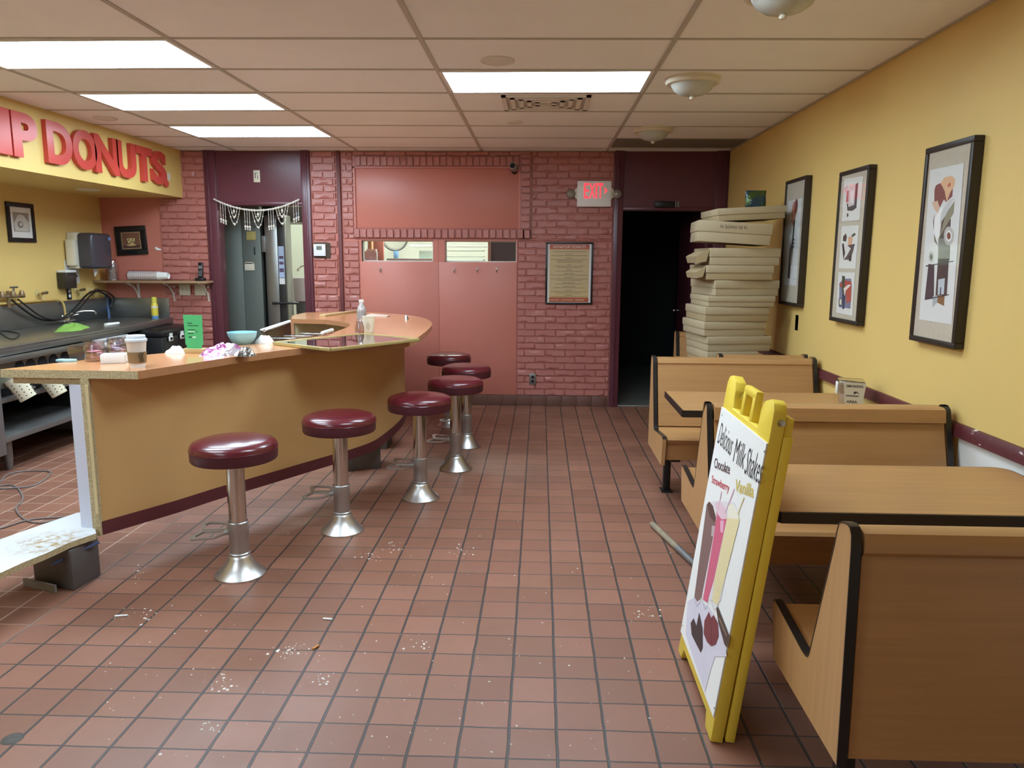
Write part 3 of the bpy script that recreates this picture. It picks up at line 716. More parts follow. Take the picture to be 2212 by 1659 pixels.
# black hoses lying over the steel counter
bm = B()
hp = [PX(25, 648, LX+.06), PX(50, 668, LX+.08), PX(75, 686, LX+.06), PX(98, 693, LX+.06), PX(130, 691, LX+.07), PX(160, 670, LX+.1), PX(185, 637, LX+.12), PX(205, 627, LX+.08), PX(222, 632, LX+.06), PY(240, 645, FY-.05), PY(238, 655, FY-.04)]
tube(bm, smooth(hp, 2), .009, 8)
hp2 = [p + Vector((.02, .05, .004)) for p in hp]; hp2[-1] = PY(236, 665, FY-.05); tube(bm, smooth(hp2, 2), .007, 8)
one('water_hose', bm, m_black, 'pair of black hoses looping from the left wall over the steel counter', 'hose')
bm = B(); tube(bm, smooth([PZ(0, 718, .874), PZ(20, 733, .874), PZ(35, 732, .874), PZ(43, 722, .874), PZ(36, 718, .874), PZ(0, 714, .874)], 2), .006, 8)
one('power_cord', bm, m_black, 'loop of black cord lying on the steel counter at the left edge', 'cord')
bm = B(); tube(bm, smooth([PY(228, 634, FY-.03), PY(231, 650, FY-.03), PY(234, 668, FY-.03), PZ(236, 686, .88)], 2), .012, 8)
one('blue_tube', bm, M('blue_vinyl_tube', (96, 124, 176), .4), 'short blue tube standing in the corner of the steel backsplash', 'tube')
# shelf with brackets on the red wall
sh = thing('wall_shelf', 'long wooden wall shelf on white brackets over the steel sink', 'shelf', (-3.9, FY, 1.235))
bm = B(); box(bm, -4.43, -3.30, FY-.24, FY-.004, 1.228, 1.25, r=.002); obj('shelf_board', bm, wood('grey_brown_shelf', (170, 132, 96)), sh, world=True)
for x in (-4.10, -3.73, -3.375):
    bm = B(); box(bm, x-.012, x+.012, FY-.012, FY-.002, 1.03, 1.228); box(bm, x-.012, x+.012, FY-.22, FY-.002, 1.218, 1.228)
    tube(bm, smooth([(x, FY-.01, 1.06), (x, FY-.04, 1.13), (x, FY-.10, 1.19), (x, FY-.19, 1.218)], 2), .008, 8)
    obj('bracket', bm, M('white_bracket', (224, 216, 206), .4), sh, world=True)
# cups on the shelf
SZ = 1.2502
def lying_cups(label, x0, x1, y, r, mat):
    t = thing('cup_stack', label, 'cups', ((x0+x1)/2, y, SZ))
    Rm = Matrix.Rotation(PI/2, 4, 'Y'); bm = B(); n = 15; L = (x1-x0)*.72
    for i in range(n): 
        z = i*L/n; lathe(bm, [(r, z), (r+.002, z+.004), (r, z+.008), (r-.002, z+L/n)], (x0-t.location.x, 0, r+.004), 28, 0, Rm)
    lathe(bm, [(r, L), (r*.72, x1-x0), (r*.68, x1-x0), (r*.62, x1-x0-.01), (0, x1-x0-.01)], (x0-t.location.x, 0, r+.004), 28, 0, Rm); lathe(bm, [(r, 0), (0, .01)], (x0-t.location.x, 0, r+.004), 28, 0, Rm)
    obj('cups', bm, mat, t)
    bm = B(); tube(bm, [(x0-t.location.x-.03, 0, r*.7+.01), (x0-t.location.x, 0, r+.008), (.1, 0, r+.008)], [.02, r+.006, r+.005], 16, cap=False); obj('plastic_sleeve', bm, m_pglass, t)
lying_cups('stack of white cups lying in a plastic sleeve on the shelf', -4.12, -3.72, FY-.13, .044, m_white)
t = thing('lid_stack', 'bag of clear plastic lids standing at the left end of the shelf', 'plastic lids', (-4.29, FY-.13, SZ))
for k in range(9):
    bm = B(); z = .002 + k*.019; lathe(bm, [(.044, z), (.045, z+.004), (.036, z+.008), (.030, z+.016), (0, z+.017)], seg=22); obj('lid', bm, M('translucent_plastic', (196, 190, 192), .2, .3, var=.1, vs=40), t)
bm = B(); lathe(bm, [(.055, .001), (.058, .06), (.062, .15), (.05, .195), (.02, .21)], seg=14); obj('bag', bm, m_pglass, t)
# cordless phone
t = thing('cordless_phone', 'black cordless phone in its cradle on the shelf end', 'phone', (-3.40, FY-.12, SZ))
bm = B(); box(bm, -.04, .04, -.045, .045, 0, .03, r=.008); obj('cradle', bm, m_black, t)
bm = B(); box(bm, -.024, .024, -.012, .014, .02, .185, r=.009, M4=Matrix.Rotation(-.12, 4, 'X')); obj('handset', bm, m_black, t)
bm = B(); box(bm, -.017, .017, -.0135, -.011, .12, .15, M4=Matrix.Rotation(-.12, 4, 'X')); obj('screen', bm, M('grey_display', (120, 124, 116)), t)
bm = B()
for i in range(3):
    for j in range(4): box(bm, -.016+.012*i, -.008+.012*i, -.0145, -.011, .05+.014*j, .058+.014*j, M4=Matrix.Rotation(-.12, 4, 'X'))
obj('keypad', bm, M('phone_keys', (120, 120, 124), .4), t)

# ---------------------------------------------------------------- steel sink counter on the left wall
CZ = .87
t = thing('steel_counter', 'long stainless steel sink counter along the left wall', 'counter', (-4.0, 6.2, 0))
bm = B(); prism(bm, [(LX+.003, 3.6), (-3.68, 3.6), (-3.62, 5.0), (-3.66, 6.6), (-3.76, FY-.001), (LX+.003, FY-.001)], CZ-.012, CZ, r=.002)
obj('worktop', bm, m_steel, t, world=True)
bm = B(); prism(bm, [(-3.72, 3.6), (-3.68, 3.6), (-3.62, 5.0), (-3.66, 6.6), (-3.76, FY-.002), (-3.80, FY-.002), (-3.70, 6.6), (-3.66, 5.0)], CZ-.055, CZ+.006, r=.003)
obj('front_rim', bm, m_steel, t, world=True)
bm = B(); box(bm, LX+.003, LX+.022, 3.6, FY-.001, CZ, 1.075, r=.003); obj('backsplash', bm, m_steel, t, world=True)
bm = B(); box(bm, LX+.003, -3.79, FY-.02, FY-.001, CZ, 1.07, r=.003); obj('backsplash', bm, m_steel, t, world=True)
# steel stand with cup holes and shelves below
t = thing('steel_under_cabinet', 'steel cabinet with round cup holes and open shelf under the sink counter', 'cabinet', (-4.0, 5.4, 0))
bm = B(); box(bm, -4.40, -3.60, 3.8, 4.93, .155, .72, r=.004); obj('side_cabinet', bm, M('grey_steel_panel', (122, 116, 116), .45, .35, var=.04), t, world=True)
bm = B(); box(bm, -3.62, -3.575, 3.8, 5.95, .775, .812, r=.004); obj('top_rail', bm, m_steel, t, world=True)
bm = B(); prism(bm, [(-3.64, .60), (-3.62, .60), (-3.612, .775), (-3.64, .775)], 3.8, 5.95, 'y'); obj('hole_panel', bm, m_steel, t, world=True)
for i in range(5):
    hp_ = PX((45, 69, 94.5, 117.6, 142.7)[i], (795, 790, 784, 779, 773)[i], -3.605); y = hp_.y
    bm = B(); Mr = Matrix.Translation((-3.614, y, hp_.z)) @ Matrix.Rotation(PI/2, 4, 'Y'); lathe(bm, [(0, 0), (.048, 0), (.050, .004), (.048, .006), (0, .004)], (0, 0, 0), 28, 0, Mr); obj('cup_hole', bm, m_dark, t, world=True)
bm = B(); box(bm, -4.38, -3.62, 4.93, 6.05, .50, .53, r=.003); obj('upper_shelf', bm, m_steel2, t, world=True)
bm = B(); box(bm, -4.38, -3.60, 4.93, 6.05, .235, .275, r=.003); obj('lower_shelf', bm, m_steel2, t, world=True)
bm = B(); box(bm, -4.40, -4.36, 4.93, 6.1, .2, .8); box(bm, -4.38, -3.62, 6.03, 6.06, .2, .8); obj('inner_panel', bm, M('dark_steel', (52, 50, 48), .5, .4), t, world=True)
for x, y in ((-3.72, 5.10), (-3.72, 5.98), (-3.72, 4.0), (-4.3, 5.1), (-4.3, 5.98)):
    bm = B(); lathe(bm, [(0, 0), (.018, 0), (.024, .02), (.03, .09), (.03, .236), (0, .236)], (x, y, 0), 14); obj('leg', bm, m_steel2, t, world=True)
# perforated cylinders leaning on the shelf
m_perf = M('white_perforated_plastic', (226, 220, 190), .45, var=.03)
for lab, px, py, tilt, r in (('white perforated cylinder holder leaning below the counter, left of two', 48, 842, .35, .063), ('white perforated cylinder holder leaning below the counter, right of two', 117, 835, .22, .063)):
    p = PX(px, py, -3.53); t = thing('perforated_cylinder', lab, 'utensil holder', p, 0, 'perforated utensil holders', rot=(0, -.5, tilt))
    bm = B(); lathe(bm, [(0, -.07), (r*.84, -.07), (r*.88, -.066), (r, .09), (r*1.05, .095), (r, .092), (r*.84, -.06), (0, -.06)], seg=28); obj('body', bm, m_perf, t)
    bm = B()
    for i in range(10):
        for j in range(5):
            a = 2*PI*i/10; z = -.045+.025*j; rr = r*(.88+.12*(z+.066)/.156)+.0005
            lathe(bm, [(0, .001), (.0042, .001), (.0042, -.001), (0, -.001)], (rr*math.cos(a), rr*math.sin(a), z), 8, 0, Matrix.Rotation(a, 4, 'Z') @ Matrix.Rotation(PI/2, 4, 'Y'))
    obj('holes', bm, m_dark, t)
bm = B(); lathe(bm, [(0, .53), (.04, .531), (.07, .545), (.05, .56), (.02, .58), (0, .582)], (-3.72, 5.35, 0), 9)
one('plastic_bag', bm, m_white, 'crumpled white plastic between the two perforated cylinders', 'plastic bag')
# dishwasher with control panel
t = thing('undercounter_dishwasher', 'silver undercounter machine with black oval control panel', 'dishwasher', (-3.9, 6.35, 0))
bm = B(); box(bm, -4.35, -3.63, 6.12, 6.62, .06, .74, r=.006); obj('body', bm, m_steel2, t, world=True)
bm = B(); prism(bm, [(-3.66, .742), (-3.575, .742), (-3.64, .81), (-3.66, .81)], 6.12, 6.64, 'y', r=.003); obj('control_fascia', bm, M('silver_fascia', (196, 198, 194), .35, .3), t, world=True)
nv = Vector((.068, 0, .065)).normalized(); pl = Plane(Vector((-3.6075, 6.37, .776)) + nv*.0005, (0, 1, 0), nv.cross(Vector((0, 1, 0))))
A = Art(pl); n = 28
for ra, rb, cc in ((.135, .031, (40, 46, 46)), (.125, .025, (84, 92, 90))): A.uv([(max(-ra+rb, min(ra-rb, ra*1.3*math.cos(2*PI*i/n))) + rb*math.cos(2*PI*i/n)*.9, rb*math.sin(2*PI*i/n)) for i in range(n)], cc)
for k in range(4): A.rect(-.1+.035*k, -.085+.035*k, -.01, .012, (206, 214, 206))
A.ell(.085, 0, .012, .014, (220, 224, 216)); A.done('buttons', t)
# black cooler box with latches
t = thing('black_cooler', 'black insulated cooler with two white latches beside the steel sink', 'cooler', (-3.7, 7.35, 0))
bm = B(); box(bm, -4.2, -3.50, 6.98, 7.70, .03, .745, r=.015); obj('body', bm, m_black, t, world=True)
bm = B(); box(bm, -4.2, -3.485, 6.97, 7.71, .745, .812, r=.02); obj('lid', bm, m_black, t, world=True)
for y in (7.10, 7.33):
    bm = B(); box(bm, -3.487, -3.477, y-.038, y+.038, .70, .745, r=.004); box(bm, -3.485, -3.475, y-.022, y-.012, .74, .775); box(bm, -3.485, -3.475, y+.012, y+.022, .74, .775)
    box(bm, -3.478, -3.474, y-.022, y+.022, .712, .735, 1); obj('latch', bm, [m_white, m_black], t, world=True)
# faucet
p = PZ(147, 697, CZ); t = thing('faucet', 'chrome sink faucet on the steel counter', 'faucet', (p.x, p.y, CZ))
bm = B(); box(bm, -.03, .03, -.09, .09, 0, .03, r=.012); lathe(bm, [(.03, 0), (.024, .03), (.026, .08), (.03, .095), (0, .1)], seg=20); obj('body', bm, m_chrome, t)
bm = B(); tube(bm, smooth([(0, 0, .07), (.06, .05, .10), (.14, .14, .105), (.17, .17, .095), (.172, .172, .07)], 2), .011, 10); obj('spout', bm, m_chrome, t)
for s in (-1, 1):
    bm = B(); tube(bm, [(0, s*.07, .03), (0, s*.07, .07)], .012); tube(bm, [(0, s*.07, .06), (.03, s*.12, .07)], .008); obj('handle', bm, m_chrome, t)
# green cloth: crumpled heap
def heap(name, label, cat, c, rx, ry, h, mat, rz=0, seed=1, n=26, m_=14, group=None, power=1.0):
    rnd = random.Random(seed); bm = B(); ph = [rnd.uniform(0, 6.28) for _ in range(6)]
    V = []
    for j in range(m_+1):
        row = []
        for i in range(n):
            a = 2*PI*i/n; q = j/m_
            rr = (1 + .14*math.sin(2*a+ph[0]) + .10*math.sin(5*a+ph[1]) + .05*math.sin(9*a+ph[2]))
            z = h*(1-q**2)**power*(1 + .35*math.sin(3*a+ph[3]+5*q) * q*(1-q)*3 + .15*math.sin(7*a+ph[4])*q*(1-q)*3)
            x = rx*q*rr*math.cos(a); y = ry*q*rr*math.sin(a)
            row.append(bm.verts.new((x, y, max(z, .0015 if j < m_ else 0))))
            if j == 0: break
        V.append(row)
    for j in range(m_):
        for i in range(n):
            if j == 0: bm.faces.new((V[0][0], V[1][i], V[1][(i+1) % n]))
            else: bm.faces.new((V[j][i], V[j+1][i], V[j+1][(i+1) % n], V[j][(i+1) % n]))
    bmesh.ops.recalc_face_normals(bm, faces=bm.faces[:])
    bm.transform(Matrix.Translation(c) @ Matrix.Rotation(rz, 4, 'Z'))
    return one(name, bm, mat, label, cat, group, origin=c, ang=60)
p = PZ(156, 711, CZ); heap('cleaning_cloth', 'crumpled lime green cloth on the steel counter', 'cloth', (p.x, p.y, CZ+.001), .12, .25, .045, M('lime_green_cloth', (128, 178, 66), .9, var=.1, vs=20), .2, 5)
p = PZ(240, 703, CZ); bm = B(); tube(bm, [(p.x, p.y-.09, CZ+.014), (p.x+.02, p.y+.09, CZ+.014)], [.015, .012], 10)
one('white_roll', bm, m_white, 'small white rolled paper on the steel counter right of the cloth', 'paper roll')
# yellow spray can
t = thing('spray_can', 'tall yellow spray can on the far end of the steel counter', 'spray can', (-3.88, FY-.14, CZ))
bm = B(); lathe(bm, [(0, 0), (.032, 0), (.033, .01), (.033, .14), (.024, .16)], seg=24); obj('can', bm, M('yellow_can', (226, 204, 40), .3, var=.12, vs=25), t)
bm = B(); lathe(bm, [(.0335, 0), (.0335, .03)], seg=24); lathe(bm, [(.0335, .11), (.0335, .125)], seg=24, mi=1); obj('label_band', bm, [M('blue_band', (86, 140, 190), .4), m_white], t)
bm = B(); lathe(bm, [(.024, .16), (.026, .165), (.026, .215), (0, .22)], seg=24); obj('cap', bm, M('yellow_cap', (232, 218, 60), .4), t)

# ================================================================= WOODEN COUNTER
TZ = .975; TB = .938
outer_px = [(297, 802), (400, 787), (540, 765), (683, 748), (760, 745), (830, 742), (890, 737), (916, 720), (932, 705), (934, 698), (926, 690), (900, 683), (860, 678), (800, 674), (722, 672), (660, 675), (632, 681)]
outer = [PZ(a, b, TZ).xy for a, b in outer_px]
outer = [outer[0]] + smooth(outer[1:-1], 2) + [outer[-1]]
# the cut corner and the edge that was sawn off
inner_px = [(628, 689), (700, 690.5), (740, 695), (758, 700), (752, 706), (735, 713), (715, 720), (690, 727), (600, 737), (480, 750), (357, 763), (184, 777), (0, 798)]
inner = [PZ(a, b, TZ).xy for a, b in inner_px]
inner = [inner[0]] + smooth(inner[1:], 1)[:]
ctr = thing('wooden_counter', 'long curved wooden diner counter with ochre front, sawn off at its near end', 'counter', (-1.9, 4.6, 0))
poly = [tuple(p) for p in outer] + [tuple(p) for p in inner]
bm = B(); t = bmesh.new()
lo = [t.verts.new((p[0], p[1], TB)) for p in poly]; hi = [t.verts.new((p[0], p[1], TZ)) for p in poly]; n = len(poly)
f1 = t.faces.new(lo); f2 = t.faces.new(hi); sf = [t.faces.new((lo[i], lo[(i+1) % n], hi[(i+1) % n], hi[i])) for i in range(n)]
for f in sf: f.material_index = 1
sf[-1].material_index = 2
bmesh.ops.recalc_face_normals(t, faces=t.faces[:]); join(bm, t, None)
top = obj('countertop', bm, [m_top, m_edge, m_chip], ctr, world=True, ang=30)
# second chipboard layer under the sawn edge
bm = B(); prism(bm, [(-2.42, 3.40), (-2.06, 3.385), (-2.06, 3.50), (-2.34, 3.55)], TB-.03, TB, mi=0); obj('under_layer', bm, m_chip, ctr, world=True)
# curved front
bot_px = [(216, 1159), (380, 1108), (489, 1072), (534, 1060), (714, 1004.6), (751, 994), (800, 977), (823, 963), (864, 927), (876, 905)]
fr = [PZ(a, b, .19).xy for a, b in bot_px]
fr[0] = Vector((-2.05, 3.385))
fr += [Vector((-1.14, 6.42)), Vector((-1.30, 6.72)), Vector((-1.60, 6.93)), Vector((-2.0, 6.98)), Vector((-2.17, 6.95))]
fr = [fr[0]] + smooth(fr[1:], 2)
bm = B(); strip(bm, [tuple(p) for p in fr], .25, TB, .018, 'z', 0, 1); obj('front_panel', bm, m_front, ctr, world=True, ang=30)
bm = B(); strip(bm, [tuple(p) for p in fr], .19, .255, .018, 'z', 0, 1)
strip(bm, [tuple(p) for p in fr], .19, .255, .006, 'z', 0, -1); obj('kick_band', bm, M('maroon_kick_band', (98, 38, 44), .5, var=.1), ctr, world=True, ang=30)
# seam lines in the ochre front
sx = PZ(703, 1007, .19); sd = Vector((sx.x, sx.y, 0)); bm = B(); tube(bm, [(sd.x+.001, sd.y-.001, .26), (sd.x+.001, sd.y-.001, TB-.002)], .0016, 6)
obj('panel_seam', bm, m_edge, ctr, world=True)
# inside back panelling of the far arm, beige
ins = [Vector((-2.19, 6.72)), Vector((-1.95, 6.66)), Vector((-1.72, 6.50)), Vector((-1.56, 6.25)), Vector((-1.52, 6.0))]
bm = B(); strip(bm, [tuple(p) for p in smooth(ins, 2)], .22, TB, .016, 'z', 0, 1); obj('inner_panel', bm, M('cream_inner_panel', (196, 186, 142), .6), ctr, world=True)
bm = B(); box(bm, -2.20, -2.17, 6.70, 6.97, .2, TB, r=.003); obj('end_panel', bm, m_edge, ctr, world=True)
# sawn end: chipboard edge of the front, white board, projecting white base shelf
bm = B(); box(bm, -2.085, -2.048, 3.368, 3.39, .19, TB-.001); box(bm, -2.062, -2.048, 3.362, 3.37, .3, TB-.03, 1); obj('sawn_edge', bm, [m_chip, M('split_wood', (222, 200, 146), .8)], ctr, world=True)
bm = B(); prism(bm, [(-2.15, 3.385), (-2.085, 3.372), (-2.083, 3.386), (-2.145, 3.40)], .225, TB-.03); obj('white_end_board', bm, M('bluish_white_board', (214, 218, 236), .5, var=.02), ctr, world=True)
sh_px = [(208, 1152), (150, 1172), (100, 1195), (50, 1215), (0, 1238), (-60, 1272), (-60, 1190), (0, 1165), (100, 1130), (165, 1108), (195, 1104)]
shp = [PZ(a, b, .225).xy for a, b in sh_px]
k = NT('stained_white_laminate'); tc = k.obj(); sp = k.n('ShaderNodeSeparateXYZ'); k.l(tc, sp.inputs[0])
nn = k.noise(26, 6, tc, .7); dd = k.n('ShaderNodeVectorMath', operation='DISTANCE'); k.l(tc, dd.inputs[0])
stc = PZ(110, 1172, .225); dd.inputs[1].default_value = (stc.x+1.9, stc.y-4.6, .225)
near = k.ramp(dd.outputs['Value'], .2, .05); f = k.math('MULTIPLY', near, k.ramp(nn, .45, .6))
k.l(k.mix(f, col((218, 222, 226)), col((176, 142, 84))), k.b.inputs['Base Color']); k.b.inputs['Roughness'].default_value = .35
bm = B(); prism(bm, [tuple(p) for p in shp], .198, .225, mi=0, side_mi=1); obj('base_shelf', bm, [k.m, m_chip], ctr, world=True)
# plinth blocks under the counter
m_pl = M('dark_grey_plinth', (92, 86, 84), .55, var=.15, vs=8)
bm = B(); q = [PZ(75, 1258, 0).xy, PZ(160, 1277, 0).xy, PZ(218, 1241, 0).xy]; q.append(q[0] + (q[2]-q[1])*1.0); prism(bm, [tuple(p) for p in q], .0, .19, r=.003); pb = obj('plinth', bm, m_pl, ctr, world=True)
q = [PZ(752, 1019, 0).xy, PZ(823, 1012, 0).xy]; q += [q[1] + Vector((-.06, .22)), q[0] + Vector((-.06, .22))]
bm = B(); prism(bm, [tuple(p) for p in q], 0, .19, r=.003); obj('plinth', bm, m_pl, ctr, world=True)
for cx, cy in ((-1.30, 5.95), (-1.9, 6.75)):
    bm = B(); box(bm, cx-.11, cx+.11, cy-.11, cy+.11, 0, .19, r=.003); obj('plinth', bm, m_pl, ctr, world=True)
bm = B(); prism(bm, [(-2.34, 3.22), (-2.15, 3.155), (-2.148, 3.165), (-2.335, 3.232)], .0, .035); obj('loose_trim', bm, M('grey_translucent_trim', (140, 136, 134), .4), ctr, world=True)
bm = B(); a = PZ(214, 1171, .175); b = PZ(112, 1219, .135); tube(bm, [a, b], .007)
one('blue_tubing', bm, M('blue_tube', (70, 84, 130), .5), 'thin blue tube lying against the grey plinth under the sawn counter end', 'tube')

# ---- things on the wooden counter
def P0(px, py, z=TZ): return PZ(px, py, z)
p = P0(298, 793); t = thing('paper_cup', 'white lidded paper coffee cup with brown sleeve on the counter', 'coffee cup', (p.x, p.y, TZ))
s = 1.0
bm = B(); lathe(bm, [(0, .003), (.030, .003), (.030, 0), (.032, 0), (.044, .122), (.0455, .124), (.0455, .128), (.043, .128)], seg=32); obj('cup', bm, m_paper, t)
bm = B(); lathe(bm, [(.0352, .022), (.0385, .022), (.0425, .074), (.0395, .074)], seg=32); slv = obj('sleeve', bm, M('kraft_sleeve', (150, 120, 78), .8, var=.08, vs=40), t)
bm = B()
for k in range(4):
    a0 = -.5 + .14*k; pts = []
    for j in range(9):
        z = .027+.043*j/8; r = .0388 + .004*(z-.022)/.052 + .0004; a = a0 + .06*math.sin(j*.9); pts.append((r*math.cos(a-.35), r*math.sin(a-.35), z))
    tube(bm, pts, .0016, 5)
obj('wave_print', bm, M('dark_green_print', (70, 62, 44), .6), slv)
bm = B(); lathe(bm, [(.0475, .122), (.0485, .127), (.0475, .133), (.042, .136), (.041, .149), (.038, .151), (.036, .147), (0, .147)], seg=32); obj('lid', bm, M('white_cup_lid', (222, 230, 238), .35), t)
def jar(label, px, py, tiltpk, seed, r=.052, h=.098):
    p = P0(px, py); t = thing('glass_jar', label, 'jar', (p.x, p.y, TZ), 0, 'glass jars of sugar packets')
    bm = B(); lathe(bm, [(0, .002), (r*.85, .002), (r, .012), (r, h*.68), (r*.86, h*.82), (r*.86, h*.88), (r*.92, h*.9), (r*.92, h), (r*.86, h), (r*.82, h*.82), (r*.95, h*.66), (r*.95, .014), (0, .006)], seg=32); obj('glass', bm, m_pglass, t)
    rnd = random.Random(seed)
    for k in range(7):
        c = ((226, 120, 150), (232, 150, 170), (206, 100, 130), (226, 206, 130), (222, 140, 160))[k % 5] if seed == 0 else ((226, 222, 228), (186, 176, 210), (222, 214, 220), (130, 124, 190), (226, 170, 186))[k % 5]
        Mr = Matrix.Translation((rnd.uniform(-.012, .012), rnd.uniform(-.012, .012), .014+.0055*k)) @ Matrix.Rotation(rnd.uniform(0, 3), 4, 'Z') @ Matrix.Rotation(rnd.uniform(-.2, .2), 4, 'X')
        bm = B(); box(bm, -.030, .030, -.017, .017, 0, .003, r=.001, M4=Mr); obj('packet', bm, M('packet_%d_%d' % (seed, k % 5), c, .5, var=.02), t)
jar('glass jar of pink and yellow sugar packets, left of two', 207, 779, 0, 0); jar('glass jar of purple and white packets behind the white tray', 256, 771, 0, 3)
p = P0(248, 783); t = thing('white_tray', 'small square white tray before the sugar jars', 'tray', (p.x, p.y, TZ), .35)
bm = B(); 
for q in ((-.055, .055, -.045, -.042, 0, .043), (-.055, .055, .042, .045, 0, .043), (-.055, -.052, -.045, .045, 0, .043), (.052, .055, -.045, .045, 0, .043), (-.055, .055, -.045, .045, 0, .003)): box(bm, *q, r=.001)
obj('tray', bm, m_white, t)
bm = B(); box(bm, -.03, .035, -.032, .03, .034, .040, r=.001, M4=Matrix.Rotation(.3, 4, 'Z')); obj('packets', bm, m_paper, t)
p = P0(140, 781); t = one('blue_packet', prism(B(), [(-.04, -.012), (.02, -.022), (.062, .0), (.05, .018), (-.03, .022)], 0, .012, r=.004, M4=Matrix.Translation((p.x, p.y, TZ))), M('pale_blue_plastic', (160, 216, 226), .4), 'pale blue folded wipe near the left tip of the counter', 'wipe')
p = P0(170, 768); t = thing('plastic_tub', 'clear plastic tub half hidden left of the sugar jars', 'tub', (p.x, p.y+.03, TZ)); bm = B(); box(bm, -.06, .05, -.03, .03, 0, .05, r=.006); obj('tub', bm, m_pglass, t)
# green card in a wooden base
y0 = P0(422, 758).y; a = PY(401, 680, y0); b = PY(441, 681, y0); p = P0(421, 762)
t = thing('card_stand', 'bright green printed card standing in a wooden holder', 'card', (p.x, p.y, TZ))
w2 = (b.x-a.x)/2; zt = PY(421, 681, p.y).z - TZ
bm = B(); box(bm, -.058, .062, -.03, .03, 0, .024, r=.002); obj('holder', bm, wood('pale_holder_wood', (206, 172, 108)), t)
bm = B(); prism(bm, [(-w2*.8, .012), (w2*.78, .012), (w2*.8, .04), (w2*.95, .045), (w2, zt), (-w2, zt+.002), (-w2*.92, .045), (-w2*.8, .04)], -.002, .001, 'y'); crd = obj('card', bm, M('green_card', (62, 178, 104), .6, var=.02), t)
A = Art(Plane((p.x-w2, p.y-.0022, TZ), (1, 0, 0), (0, 0, 1))); W = 2*w2
A.text('Good', (.2*W, zt-.047), (.45*W, zt-.047), (.2*W, zt-.037), (24, 72, 44), .02); A.text('government', (.2*W, zt-.062), (.78*W, zt-.062), (.2*W, zt-.052), (24, 72, 44), .02)
A.line((.2*W, zt-.078), (.6*W, zt-.078), .004, (24, 72, 44)); A.line((.2*W, zt-.088), (.58*W, zt-.088), .004, (200, 240, 210)); A.line((.6*W, zt-.088), (.75*W, zt-.088), .003, (24, 72, 44)); A.line((.2*W, zt-.098), (.5*W, zt-.098), .004, (24, 72, 44))
A.line((.22*W, zt-.118), (.42*W, zt-.118), .006, (24, 72, 44)); A.line((.43*W, zt-.118), (.62*W, zt-.118), .006, (220, 244, 226)); A.done('print', t)
for lab, px, py, sd, r, h in (('crumpled white napkin beside the green card', 380, 763, 3, .045, .034), ('crumpled white napkin beside the glass picture frame', 571, 741, 8, .05, .04)):
    p = P0(px, py); heap('napkin', lab, 'napkin', (p.x, p.y, TZ+.0005), r, r*.8, h, m_paper, 0, sd, group='crumpled napkins', power=.7)
p = P0(487, 766); heap('snack_bag', 'pink and white foil snack bag lying on the counter', 'snack bag', (p.x, p.y, TZ+.0005), .115, .055, .055, foil_mat('pink_foil', (206, 116, 190), (226, 218, 228)), .35, 12)
p = P0(530, 769); heap('foil_wrapper', 'crumpled silver foil wrapper right of the pink snack bag', 'wrapper', (p.x, p.y, TZ+.0005), .05, .04, .042, foil_mat('silver_foil', (200, 194, 184), (110, 104, 96)), .6, 9)
p = P0(524, 743); t = thing('bowl', 'light blue bowl on the counter behind the snack bag', 'bowl', (p.x, p.y, TZ))
prof = [(0, .004), (.038, .004), (.038, 0), (.043, 0), (.066, .02), (.081, .05), (.086, .072), (.0835, .072), (.078, .05), (.062, .022), (0, .008)]
bm = B(); lathe(bm, prof, seg=36); obj('bowl', bm, M('light_blue_glaze', (146, 206, 222), .3, var=.02), t)
# glass picture frame lying flat
A_, B_, C_, D_ = Vector((-1.575, 4.46)), Vector((-1.15, 4.16)), Vector((-.745, 4.745)), Vector((-1.17, 5.045))
t = thing('lying_picture_frame', 'gold edged glass picture frame lying flat over the counter edge', 'picture frame', (-1.16, 4.60, TZ))
uu = (B_-A_); L1 = uu.length; uu.normalize(); vv = Vector((-uu.y, uu.x)); L2 = (C_-B_).length
ang = math.atan2(uu.y, uu.x); cen = (A_+C_)/2; Mz = Matrix.Translation((cen.x+1.16, cen.y-4.60, 0)) @ Matrix.Rotation(ang, 4, 'Z')
bm = B(); fw = .012
for q in ((-L1/2, L1/2, -L2/2, -L2/2+fw), (-L1/2, L1/2, L2/2-fw, L2/2), (-L1/2, -L1/2+fw, -L2/2, L2/2), (L1/2-fw, L1/2, -L2/2, L2/2)): box(bm, q[0], q[1], q[2], q[3], .001, .020, r=.002, M4=Mz)
obj('frame', bm, M('pale_gold_frame', (200, 180, 112), .35, .4), t)
bm = B(); box(bm, -L1/2+fw, L1/2-fw, -L2/2+fw, L2/2-fw, .002, .012, M4=Mz); obj('glare_lightened_print', bm, M('glare_lightened_print', (112, 108, 118), .25, var=.15, vs=8), t)  # print colour lightened to carry the reflection in the glass
bm = B(); box(bm, -L1/2+fw, L1/2-fw, -L2/2+fw, L2/2-fw, .014, .016, M4=Mz); obj('glazing', bm, glass('mirror_like_glass', alpha=1.3, rough=.015), t)
